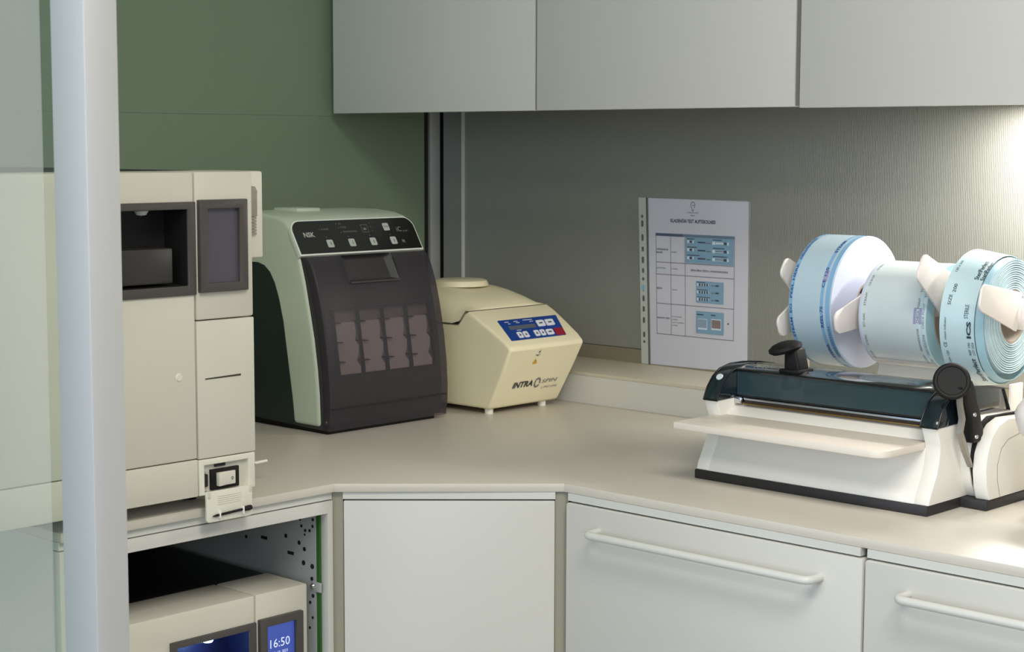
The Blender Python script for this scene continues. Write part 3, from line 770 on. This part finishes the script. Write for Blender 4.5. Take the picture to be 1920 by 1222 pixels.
it('ZKOUŠKA TESTU, VYHODNOCENÍ', 0.0044, 0.158, 0.1725, align='c', width=0.082, bold=0.02)
it('BĚŽNÝ', 0.0038, 0.040, 0.1370, bold=0.02); it('kontrola', 0.0038, 0.0740, 0.1365)
it('PAROVÝ TEST', 0.0038, 0.040, 0.0845, width=0.029, bold=0.02)
for k, s in enumerate(('Test se provádí', 'v prázdné', 'komoře sterilizátoru', '1x denně')): it(s, 0.0034, 0.0745, 0.0890 - 0.0052 * k)
# small head emblem
for k in range(14):
    a, b_ = 2 * PI * k / 16 - 1.0, 2 * PI * (k + 1) / 16 - 1.0
    ink.faces.new([ink.verts.new(bend(0.122 + q * 0.8 * math.cos(e), 0.2875 + q * math.sin(e), Zp + .0002)) for q, e in ((0.0052, a), (0.0062, a), (0.0062, b_), (0.0052, b_))])
dq(ink, 0.1195, 0.1245, 0.2790, 0.2800, Zp + .0002); dq(ink, 0.1205, 0.1235, 0.2768, 0.2778, Zp + .0002); dq(ink, 0.120, 0.126, 0.2870, 0.2878, Zp + .0002)
dq(ink, 0.199, 0.2025, 0.0840, 0.0865, Zp + .0002)
pics = [(0.106, 0.211, 0.1865, 0.2310), (0.129, 0.190, 0.1180, 0.1560), (0.129, 0.191, 0.0645, 0.1035)]
for q in pics: flat('blue_picture', dq(B(), *q, Zp + .0002), 'paper_blue', dc)
Z2 = Zp + .0004
lt_ = B(); dk_ = B()
for k in range(3):
    y = 0.2235 - 0.0142 * k
    dq(dk_, 0.109, 0.125 + 0.006 * k, y + 0.0045, y + 0.0060, Z2); dq(dk_, 0.166, 0.185 + 0.006 * k, y + 0.0045, y + 0.0060, Z2)
    dq(lt_, 0.1095, 0.1175, y - 0.002, y + 0.003, Z2); dq(lt_, 0.1215, 0.124, y - 0.002, y + 0.003, Z2)
    dq(dk_, 0.1145, 0.120, y - 0.0015, y + 0.0025, Z2 + .0001); dq(dk_, 0.133, 0.150, y - 0.0012, y + 0.0012, Z2); dq(dk_, 0.152, 0.161, y - 0.0014, y - 0.0004, Z2)
    dq(lt_, 0.165, 0.171, y - 0.0030, y + 0.0025, Z2); dq(lt_, 0.172, 0.189, y - 0.002, y + 0.0015, Z2); dq(lt_, 0.197, 0.2005, y - 0.003, y + 0.0025, Z2)
    dq(dk_, 0.190, 0.196, y - 0.0024, y + 0.0020, Z2 + .0001)
    if k: dq(dk_, 0.172, 0.189, y - 0.0008, y + 0.0008, Z2 + .0001)
    y = 0.1495 - 0.0128 * k
    dq(dk_, 0.1315, 0.150 + 0.005 * k, y + 0.0038, y + 0.0050, Z2)
    dq(lt_, 0.1315, 0.1345, y - 0.0022, y + 0.0028, Z2)
    for j in range(4):
        dq(dk_, 0.136 + 0.0055 * j, 0.139 + 0.0055 * j, y - 0.002, y + 0.0025, Z2); dq(lt_, 0.1395 + 0.0055 * j, 0.1408 + 0.0055 * j, y - 0.002, y + 0.0025, Z2)
    dq(dk_, 0.163, 0.171, y - 0.0004, y + 0.0004, Z2); dq(dk_, 0.172, 0.180, y - 0.0012, y + 0.0014, Z2)
dq(dk_, 0.1315, 0.146, 0.0965, 0.0985, Z2); dq(dk_, 0.1625, 0.173, 0.0970, 0.0990, Z2)
dq(lt_, 0.1335, 0.1545, 0.0715, 0.0905, Z2); dq(lt_, 0.1635, 0.1855, 0.0725, 0.0915, Z2)
flat('picture_detail', lt_, 'paper_light', dc); flat('picture_detail', dk_, 'paper_ink', dc)
flat('test_square', dq(B(), 0.134, 0.1535, 0.0745, 0.0895, Z2 + .0002), 'paper_square', dc)
flat('test_square', dq(B(), 0.1645, 0.1845, 0.0755, 0.0900, Z2 + .0002), 'paper_brown', dc)
flat('lettering', ink, 'paper_ink', dc)
flat('round_stamp', bslab(rrect(0.0045, 0.0115, 0.1315, 0.1425, 0.0034, 4), 0.0021, 0.0022), 'film_band', sv)

# ------------------------------------------------------------------ sealing machine
se = thing('sealing_machine', 'white pouch sealing machine with a dark glossy cover and a front tray', 'sealing machine', (1.27, -0.46, ZC))
SX0, SX1 = 1.078, 1.430
base_pts = [(SX0 - 0.002, -0.5735), (SX1, -0.5755), (SX1, -0.4930), (SX1 + 0.036, -0.4960), (SX1 + 0.036, -0.33), (SX0 - 0.002, -0.33)]
obj('base', prism(B(), base_pts, ZC, 0.9125, 'z'), 'seal_base', se, bevel=0.0015)
curve = [(-0.572, 0.9125), (-0.569, 0.922), (-0.562, 0.934), (-0.554, 0.948), (-0.549, 0.964), (-0.547, 0.978)]
mid = curve + [(-0.534, 0.986), (-0.505, 1.000), (-0.39, 1.000), (-0.36, 0.99), (-0.335, 0.96), (-0.335, 0.9125)]
chk = curve + [(-0.5475, 0.985), (-0.557, 1.0055), (-0.378, 1.0095), (-0.360, 0.998), (-0.335, 0.96), (-0.335, 0.9125)]
obj('body', prism(B(), mid, SX0 + 0.020, SX1 - 0.020, 'x'), 'seal_white', se, bevel=0.001, bang=40)
for a, b_ in ((SX0, SX0 + 0.0215), (SX1 - 0.0215, SX1)):
    obj('side_cheek', prism(B(), chk, a, b_, 'x'), 'seal_white', se, bevel=0.0015, bang=40)
tr = rrect(1.0885, 1.4085, -0.643, -0.532, 0.020, 6, (0, 1, 0, 0))
tr[0] = (1.0885, -0.637)
obj('tray', prism(B(), tr, 0.9765, 0.9855, 'z'), 'seal_tray', se, bevel=0.0012)
# cover
capp = [(-0.558, 1.0060), (-0.550, 1.022), (-0.538, 1.0355), (-0.523, 1.0445), (-0.500, 1.0490), (-0.470, 1.0490), (-0.430, 1.0455), (-0.394, 1.0395), (-0.377, 1.0100)]
midp = [(-0.512, 1.0075), (-0.512, 1.0400), (-0.5185, 1.0452), (-0.500, 1.0490), (-0.470, 1.0490), (-0.430, 1.0455), (-0.394, 1.0395), (-0.377, 1.0100)]
cv = obj('cover', prism(B(), midp, SX0 + 0.0225, SX1 - 0.0225, 'x'), 'seal_lid', se, bevel=0.0008, bang=40)
for a, b_ in ((SX0, SX0 + 0.0228), (SX1 - 0.0228, SX1 + 0.0012)):
    e_ = obj('cover_end', prism(B(), capp, a, b_, 'x'), 'seal_lid', cv, bevel=0.0012, bang=40)
    obj('rim', tube(B(), [((a if a < 1.2 else b_), y, z) for y, z in capp], 0.0013, 8), 'seal_rim', e_)
    obj('rim', tube(B(), [((b_ if a < 1.2 else a), y, z) for y, z in capp[:6]], 0.0011, 8), 'seal_rim', e_)
    obj('rim', tube(B(), [(a, capp[0][0], capp[0][1]), (b_, capp[0][0], capp[0][1])], 0.0012, 8), 'seal_rim', e_)
obj('rim', tube(B(), [(SX0 + 0.021, -0.5175, 1.0448), (SX1 - 0.021, -0.5175, 1.0448)], 0.0012, 8), 'seal_rim', cv)
obj('visor', bx(SX0 + 0.0235, SX1 - 0.0235, -0.5145, -0.5122, 1.0105, 1.0425), 'seal_visor', cv)
obj('visor_edge', bx(SX0 + 0.0232, SX1 - 0.0232, -0.5152, -0.5120, 1.0085, 1.0105), 'seal_rim', cv)
obj('indicator', lathe(B(), [(0, 0.0012), (0.0045, 0.0012), (0.0052, 0), (0, 0)], (SX0 + 0.0118, -0.5385, 1.0355), (0, -0.72, 0.70), 20), 'film_pale', cv)  # pale disc added for the bright hole in the end cap
obj('seal_bar', bx(SX0 + 0.036, SX1 - 0.021, -0.5155, -0.509, 1.0042, 1.0070), 'silver', se, bevel=0.0005)
obj('gap', bx(SX0 + 0.036, SX1 - 0.021, -0.5140, -0.509, 1.0002, 1.0041), 'brown_gap', se)
obj('heat_strip', bx(SX0 + 0.036, SX1 - 0.021, -0.5180, -0.509, 0.9982, 1.0004), 'gold', se, bevel=0.0004)
obj('bearing', bx(SX0 + 0.0222, SX0 + 0.034, -0.519, -0.510, 0.9985, 1.0083), 'chrome', se, bevel=0.002)
# lettering on the cover top
fcv = plane_map((SX0, -0.5125, 1.0470), (1, 0, 0), (0, 0.9, 0.2))
lt2 = letters(B(), 'PREMIUM SEAL', 0.0105, lambda x, y, z: Vector((SX0 + x, -0.493 + y, 1.0492 + z)), 0.026, 0.004, 0.0004, width=0.066)
letters(lt2, 'RO Eurosim', 0.0092, lambda x, y, z: Vector((SX0 + x, -0.493 + y, 1.0492 + z)), 0.024, -0.006, 0.0004, width=0.048, slant=0.2, bold=0.01)
flat('lettering', lt2, 'panel_white', cv)
# cutter slider with mushroom knob
cs = obj('cutter_slider', prism(B(), [(1.174, 1.0475), (1.172, 1.054), (1.172, 1.080), (1.190, 1.080), (1.1965, 1.054), (1.1965, 1.0475)], -0.508, -0.484, 'y'), 'black_plastic', se, bevel=0.003, seg=3)
obj('slider_foot', bx(1.168, 1.200, -0.514, -0.478, 1.0460, 1.0515), 'black_plastic', cs, bevel=0.002)
obj('slider_knob', lathe(B(), [(0, -0.005), (0.018, -0.004), (0.023, 0.0), (0.0225, 0.004), (0.016, 0.0085), (0.008, 0.0105), (0, 0.011)], (1.172, -0.504, 1.077), (-0.22, -0.16, 0.96), 28), 'black_plastic', cs)
# lever housing on the right flank
big = [(-0.479, 0.9125), (-0.492, 0.930), (-0.499, 0.950), (-0.4995, 0.970), (-0.494, 0.988), (-0.482, 1.003), (-0.462, 1.012), (-0.378, 1.0095), (-0.350, 0.99), (-0.335, 0.9125)]
sml = [(-0.493, 0.9125), (-0.500, 0.930), (-0.503, 0.950), (-0.500, 0.970), (-0.490, 0.990), (-0.472, 1.004), (-0.45, 1.010), (-0.375, 1.007), (-0.350, 0.98), (-0.335, 0.9125)]
hs = obj('lever_housing', prism(B(), [(y + 0.002, z) for y, z in big], SX1 - 0.004, SX1 + 0.012, 'x'), 'seal_white', se, bevel=0.0015, bang=50)
obj('lever_housing', prism(B(), [(y + 0.004, z) for y, z in sml], SX1 + 0.017, SX1 + 0.036, 'x'), 'seal_white', se, bevel=0.002, bang=50)
obj('lever_slot', prism(B(), [(y + 0.0045, z) for y, z in big], SX1 + 0.0118, SX1 + 0.0172, 'x'), 'shadow_gap', hs)
obj('flank_seam', tube(B(), [(SX1 + 0.0361, y, z) for y, z in ((-0.462, 0.9135), (-0.470, 0.935), (-0.471, 0.955), (-0.462, 0.974), (-0.445, 0.984), (-0.40, 0.990))], 0.0004, 6), 'filler', hs)
# lever
lv = thing('tmp', None, None)
bpy.data.objects.remove(lv)
XL = SX1 + 0.0145
def LP(px): return px
arm = [(-0.540, 1.056), (-0.529, 1.047), (-0.524, 1.030), (-0.512, 1.012), (-0.509, 0.992), (-0.506, 0.984), (-0.481, 0.984), (-0.480, 1.000), (-0.486, 1.010), (-0.490, 1.024), (-0.498, 1.036), (-0.502, 1.050), (-0.512, 1.064)]
lvr = obj('lever', prism(B(), arm, XL - 0.009, XL + 0.007, 'x'), 'black_plastic', se, bevel=0.003, seg=3)
obj('lever_knob', lathe(B(), [(0, -0.006), (0.019, -0.006), (0.0225, -0.002), (0.0225, 0.004), (0.0205, 0.006), (0.018, 0.0058), (0.017, 0.0045), (0, 0.004)], (XL - 0.008, -0.5365, 1.0625), (0.52, -0.80, 0.30), 32), 'black_plastic', lvr)
strip_pts = [(-0.546, 1.047), (-0.5455, 1.035), (-0.5395, 1.016), (-0.5440, 0.999), (-0.5300, 0.974), (-0.5000, 0.953), (-0.5000, 0.957), (-0.5255, 0.978), (-0.5390, 1.000), (-0.5345, 1.016), (-0.5415, 1.035), (-0.5425, 1.047)]
strip_pts = [(y + 0.014 if z > 0.96 else y, z) for y, z in strip_pts]
obj('lever_spring', prism(B(), strip_pts, XL - 0.0035, XL + 0.0035, 'x'), 'lever_metal', lvr)
for y, z in ((-0.512, 1.020), (-0.506, 0.992)):
    obj('lever_screw', lathe(B(), [(0, 0.003), (0.0024, 0.002), (0.003, 0), (0, 0)], (XL + 0.0068, y + 0.006, z), (1, 0, 0), 14), 'chrome', lvr)

# ------------------------------------------------------------------ roll holder, dividers and pouch rolls
AY, AZ = -0.300, 1.126
rh = thing('roll_holder', 'white roll holder rod and stand behind the sealing machine', 'holder', (1.27, AY, ZC))
obj('rod', cyl(B(), (1.055, AY, AZ), (1.452, AY, AZ), 0.0125, 24), 'white_plastic', rh)
obj('end_cap', lathe(B(), [(0, 0), (0.018, 0), (0.018, 0.026), (0.0165, 0.032), (0, 0.032)], (1.414, AY, AZ), (1, 0, 0), 28), 'white_plastic', rh)
for x, zt in ((1.062, AZ + 0.016), (1.400, 1.0335), (1.449, AZ + 0.016)):
    obj('upright', bx(x - 0.0025, x + 0.0025, AY - 0.016, AY + 0.016, ZC + 0.004, zt), 'white_plastic', rh, bevel=0.0015)
obj('foot_plate', bx(1.055, 1.455, AY - 0.022, AY + 0.03, ZC, ZC + 0.005), 'white_plastic', rh, bevel=0.001)

def paddle(x, ang, length, label, tipw=0.016, basew=0.026, cz=AZ):
    t = thing('roll_divider', label, 'divider', (x, AY, cz), 'white roll dividers on the rod')
    obj('hub', lathe(B(), [(0.013, -0.006), (0.021, -0.006), (0.021, 0.006), (0.013, 0.006)], (x, AY, cz), (1, 0, 0), 28, closed=True), 'white_plastic', t)
    for a in ang:
        ca, sa = math.cos(a), math.sin(a)
        pts = []
        def q(u_, v_): return (AY + u_ * ca - v_ * sa, cz + u_ * sa + v_ * ca)
        pts.append(q(0.016, basew)); n = 8
        rr = 0.011
        for i in range(n + 1):
            th = 0.5 * PI - 0.5 * PI * i / n
            pts.append(q(length - rr + rr * math.cos(th), tipw - rr + rr * math.sin(th)))
        for i in range(n + 1):
            th = -0.5 * PI * i / n
            pts.append(q(length - rr + rr * math.cos(th), -tipw + rr + rr * math.sin(th)))
        pts.append(q(0.016, -basew))
        obj('arm', prism(B(), pts, x - 0.002, x + 0.002, 'x'), 'white_plastic', t, bevel=0.0012)
    return t
def ang(dy, dz): return math.atan2(dz, dy)
paddle(1.083, (ang(-0.84, 0.52), ang(-0.93, -0.36)), 0.100, 'white divider arms peeking out left of the large blue roll')
paddle(1.187, (ang(-0.109, -0.021),), 0.112, 'white divider arm between the large blue roll and the pale middle roll')
paddle(1.316, (ang(-0.112, 0.066),), 0.130, 'white divider arm between the pale middle roll and the aqua roll', 0.020, 0.034)
paddle(1.408, (ang(-0.117, 0.030),), 0.124, 'white divider arm in front of the aqua roll', 0.018, 0.026)

def roll(name, label, x0, x1, R, r_in, zc, mside, mend, core=None):
    t = thing(name, label, 'roll', ((x0 + x1) / 2, AY, zc - R), 'pouch rolls on the rod')
    obj('film', lathe(B(), [(r_in, 0), (R - 0.0008, 0), (R, 0.0008), (R, x1 - x0 - 0.0008), (R - 0.0008, x1 - x0), (r_in, x1 - x0)], (x0, AY, zc), (1, 0, 0), 72, closed=True), mside, t)
    obj('roll_end', lathe(B(), [(r_in + 0.0002, 0.0), (R - 0.0012, 0.0), (R - 0.0012, 0.0007), (r_in + 0.0002, 0.0007)], (x1, AY, zc), (1, 0, 0), 72, closed=True), mend, t)
    if core: obj('core', lathe(B(), [(r_in - 0.003, 0), (r_in, 0), (r_in, x1 - x0), (r_in - 0.003, x1 - x0)], (x0 + 0.0005, AY, zc), (1, 0, 0), 40, closed=True), core, t)
    return t
def band(t, x0, x1, R, zc, m, a0=0.0, a1=2 * PI, name='printed_band', n=72, R1=None):
    b_ = B(); R1 = R1 or R
    A = [b_.verts.new((x0, AY + (R + 0.0003) * math.cos(a0 + (a1 - a0) * k / n), zc + (R + 0.0003) * math.sin(a0 + (a1 - a0) * k / n))) for k in range(n + 1)]
    C = [b_.verts.new((x1, AY + (R1 + 0.0003) * math.cos(a0 + (a1 - a0) * k / n), zc + (R1 + 0.0003) * math.sin(a0 + (a1 - a0) * k / n))) for k in range(n + 1)]
    for k in range(n): b_.faces.new((A[k], A[k + 1], C[k + 1], C[k]))
    return obj(name, b_, m, t, smooth=60)
def wrap(R, zc, x_base, a_start, down=True):
    """lettering running round the roll: text x along the circumference, text y along the roll axis"""
    def f(x, y, z):
        a = a_start - x / R
        rr = R + z
        return Vector((x_base + 0.0045 - y, AY + rr * math.cos(a), zc + rr * math.sin(a)))
    f.rev = True
    return f
PIa = PI
# large blue roll
R1, Z1 = 0.0935, AZ + 0.0005
r1 = roll('pouch_roll', 'large blue pouch roll with a white side, left on the rod', 1.100, 1.168, R1, 0.028, Z1, 'film_blue', 'film_end_white', 'core_card')
band(r1, 1.1005, 1.106, R1, Z1, 'film_band'); band(r1, 1.1515, 1.1565, R1, Z1, 'film_band'); band(r1, 1.160, 1.1672, R1, Z1, 'film_band')
ib = B()
for k, s in enumerate(('STERILIZATION POUCH', 'PEEL HERE', 'STEAM  EO', 'LOT 120  STERILE', 'POUCH REEL')):
    letters(ib, s, 0.0052, wrap(R1, Z1, 1.101, 1.9 + 0.62 * k), 0, 0, 0.0006, width=0.050, bold=0.02)
for k, s in enumerate(('STEAM', 'CE 120', 'REEL 75', 'STERIL', 'POUCH')):
    letters(ib, s, 0.0062, wrap(R1, Z1, 1.1515, 1.95 + 0.60 * k), 0, 0, 0.0006, width=0.030, bold=0.02)
letters(ib, 'STERILIZATION', 0.0045, wrap(R1, Z1, 1.1605, 3.45), 0, 0, 0.0006, width=0.055)
flat('lettering', ib, 'film_ink', r1)
band(r1, 1.1515, 1.1585, R1 + 0.0002, Z1, 'film_violet', 2.60, 2.78, 'indicator_field', 6)
# pale middle roll
R2, Z2_ = 0.0720, AZ - 0.0105
r2 = roll('pouch_roll', 'pale narrow-wound pouch roll in the middle of the rod', 1.200, 1.303, R2, 0.050, Z2_, 'film_pale', 'film_end_blue', 'core_card')
band(r2, 1.2005, 1.2035, R2, Z2_, 'film_end_white'); band(r2, 1.2925, 1.2965, R2, Z2_, 'film_ring'); band(r2, 1.298, 1.3025, R2, Z2_, 'film_ring')
ib = B()
for k in range(7): letters(ib, ('STERIL', 'CE 0120', 'STEAM', 'EO GAS')[k % 4], 0.0045, wrap(R2, Z2_, 1.206, 1.9 + 0.40 * k), 0, 0, 0.0006, width=0.018)
for k, s in enumerate(('TEST INDEX', 'CHECK POINT', 'STEAM INDICATOR', 'FORM 120')):
    letters(ib, s, 0.0050, wrap(R2, Z2_, 1.2890, 2.15 + 0.58 * k), 0, 0, 0.0006, width=0.034); letters(ib, s, 0.0048, wrap(R2, Z2_, 1.2972, 2.25 + 0.58 * k), 0, 0, 0.0006, width=0.034)
flat('lettering', ib, 'print_grey', r2)
for xx in (1.2882, 1.2965): band(r2, xx - 0.003, xx + 0.001, R2 + 0.0002, Z2_, 'film_violet', 2.92, 3.22, 'indicator_field', 6)
# aqua roll with loose outer turns
R3, Z3 = 0.0770, AZ - 0.004
r3 = thing('pouch_roll', 'aqua pouch roll with loose outer turns and visible winding rings, right on the rod', 'roll', (1.365, AY, Z3 - 0.093), 'pouch rolls on the rod')
rings = B(); nr = 14
prf = []
for k in range(nr):
    ra = 0.036 + (R3 - 0.036) * k / nr; rb = 0.036 + (R3 - 0.036) * (k + 1) / nr; e = 0.058 - 0.0012 * random.random()
    prf += [(ra, e - 0.004), (ra + 0.0004, e), (rb - 0.0010, e), (rb - 0.0006, e - 0.004)]
lathe(rings, [(0.036, 0.0)] + prf + [(R3, 0.056), (R3, 0.0)], (1.3355, AY, Z3), (1, 0, 0), 72, closed=True)
obj('winding', rings, 'film_ring', r3)
obj('core', lathe(B(), [(0.033, 0), (0.036, 0), (0.036, 0.056), (0.033, 0.056)], (1.336, AY, Z3), (1, 0, 0), 40, closed=True), 'core_card', r3)
ZL = AZ - 0.0095; R3a, R3b = 0.0925, 0.0860
def cone(x0, x1, ra, rb): return lathe(B(), [(ra, 0), (rb, x1 - x0), (rb - 0.0006, x1 - x0), (ra - 0.0006, 0)], (x0, AY, ZL), (1, 0, 0), 72, closed=True)
obj('loose_turn', cone(1.336, 1.382, R3a, R3b), 'film_aqua', r3)
obj('loose_turn', cone(1.3825, 1.392, 0.0835, 0.0795), 'film_end_blue', r3)
ib = B()
def wrapc(x_base, a_start):
    def f(x, y, z):
        xx = x_base + 0.004 - y; R = R3a + (R3b - R3a) * (xx - 1.336) / 0.046
        a = a_start - x / R
        return Vector((xx, AY + (R + z) * math.cos(a), ZL + (R + z) * math.sin(a)))
    f.rev = True
    return f
letters(ib, 'SteriPerfect', 0.0085, wrapc(1.372, 2.02), 0, 0, 0.0007, width=0.036, bold=0.015); letters(ib, 'SteriPerfect', 0.0085, wrapc(1.380, 2.02), 0, 0, 0.0007, width=0.036, bold=0.015)
letters(ib, 'STERILE', 0.0075, wrapc(1.370, 2.85), 0, 0, 0.0007, width=0.018); letters(ib, 'ICS', 0.0075, wrapc(1.374, 3.10), 0, 0, 0.0007, width=0.022, bold=0.04)
letters(ib, 'REF 100', 0.0045, wrapc(1.372, 3.42), 0, 0, 0.0007, width=0.018); letters(ib, 'LOT 2024', 0.0045, wrapc(1.377, 3.42), 0, 0, 0.0007, width=0.018)
letters(ib, 'SteriPerfect', 0.0085, wrapc(1.375, 3.70), 0, 0, 0.0007, width=0.050, bold=0.02, slant=0.2)
letters(ib, 'steam indicator', 0.0042, wrapc(1.341, 3.05), 0, 0, 0.0007, width=0.030); letters(ib, 'CE', 0.006, wrapc(1.341, 3.42), 0, 0, 0.0007); letters(ib, 'PoudCom 120', 0.0048, wrapc(1.342, 3.55), 0, 0, 0.0007, width=0.034)
letters(ib, '200', 0.0065, wrapc(1.348, 2.55), 0, 0, 0.0007, width=0.012); letters(ib, 'SIZE', 0.006, wrapc(1.345, 2.72), 0, 0, 0.0007, width=0.014)
letters(ib, '120 x 200', 0.0045, wrapc(1.340, 2.1), 0, 0, 0.0007, width=0.022)
flat('lettering', ib, 'film_black', r3)
# free film ends hanging down behind the sealing machine
def tail(t, x0, x1, R, zc, zend, m):
    b_ = B(); pts = []
    for k in range(9):
        a = PI + 1.0 + 0.35 * k / 8
        pts.append((AY + (R + 0.001) * math.cos(a), zc + (R + 0.001) * math.sin(a)))
    for k in range(1, 7): pts.append((pts[8][0] + (-0.3270 - pts[8][0]) * min(1, k / 3), pts[8][1] + (zend - pts[8][1]) * k / 6))
    A = [b_.verts.new((x0, y, z)) for y, z in pts]; C = [b_.verts.new((x1, y, z)) for y, z in pts]
    for i in range(len(pts) - 1): b_.faces.new((A[i], A[i + 1], C[i + 1], C[i]))
    o = obj('film_tail', b_, m, t, smooth=60)
    return o
tail(r2, 1.2008, 1.3022, R2, Z2_, 0.965, 'tail_film')

# ------------------------------------------------------------------ object cut by the right edge
WX, WY_ = 1.524, -0.470
wo = thing('bell_holder', 'white bell-shaped plastic head on a grey stem, cut by the right edge', 'holder', (WX, WY_, ZC))
obj('foot', lathe(B(), [(0, 0.008), (0.012, 0.008), (0.014, 0.004), (0.014, 0), (0, 0)], (WX, WY_, ZC), (0, 0, 1), 32), 'grey_latch', wo)
obj('stem', cyl(B(), (WX, WY_, ZC + 0.007), (WX, WY_, 1.002), 0.012, 20), 'grey_latch', wo)
obj('head', lathe(B(), [(0, 0.0), (0.022, 0.0), (0.028, 0.006), (0.0325, 0.020), (0.0340, 0.030), (0.031, 0.037), (0.018, 0.055), (0.008, 0.068), (0, 0.072)], (WX, WY_, 0.996), (0, 0, 1), 40), 'white_plastic', wo)
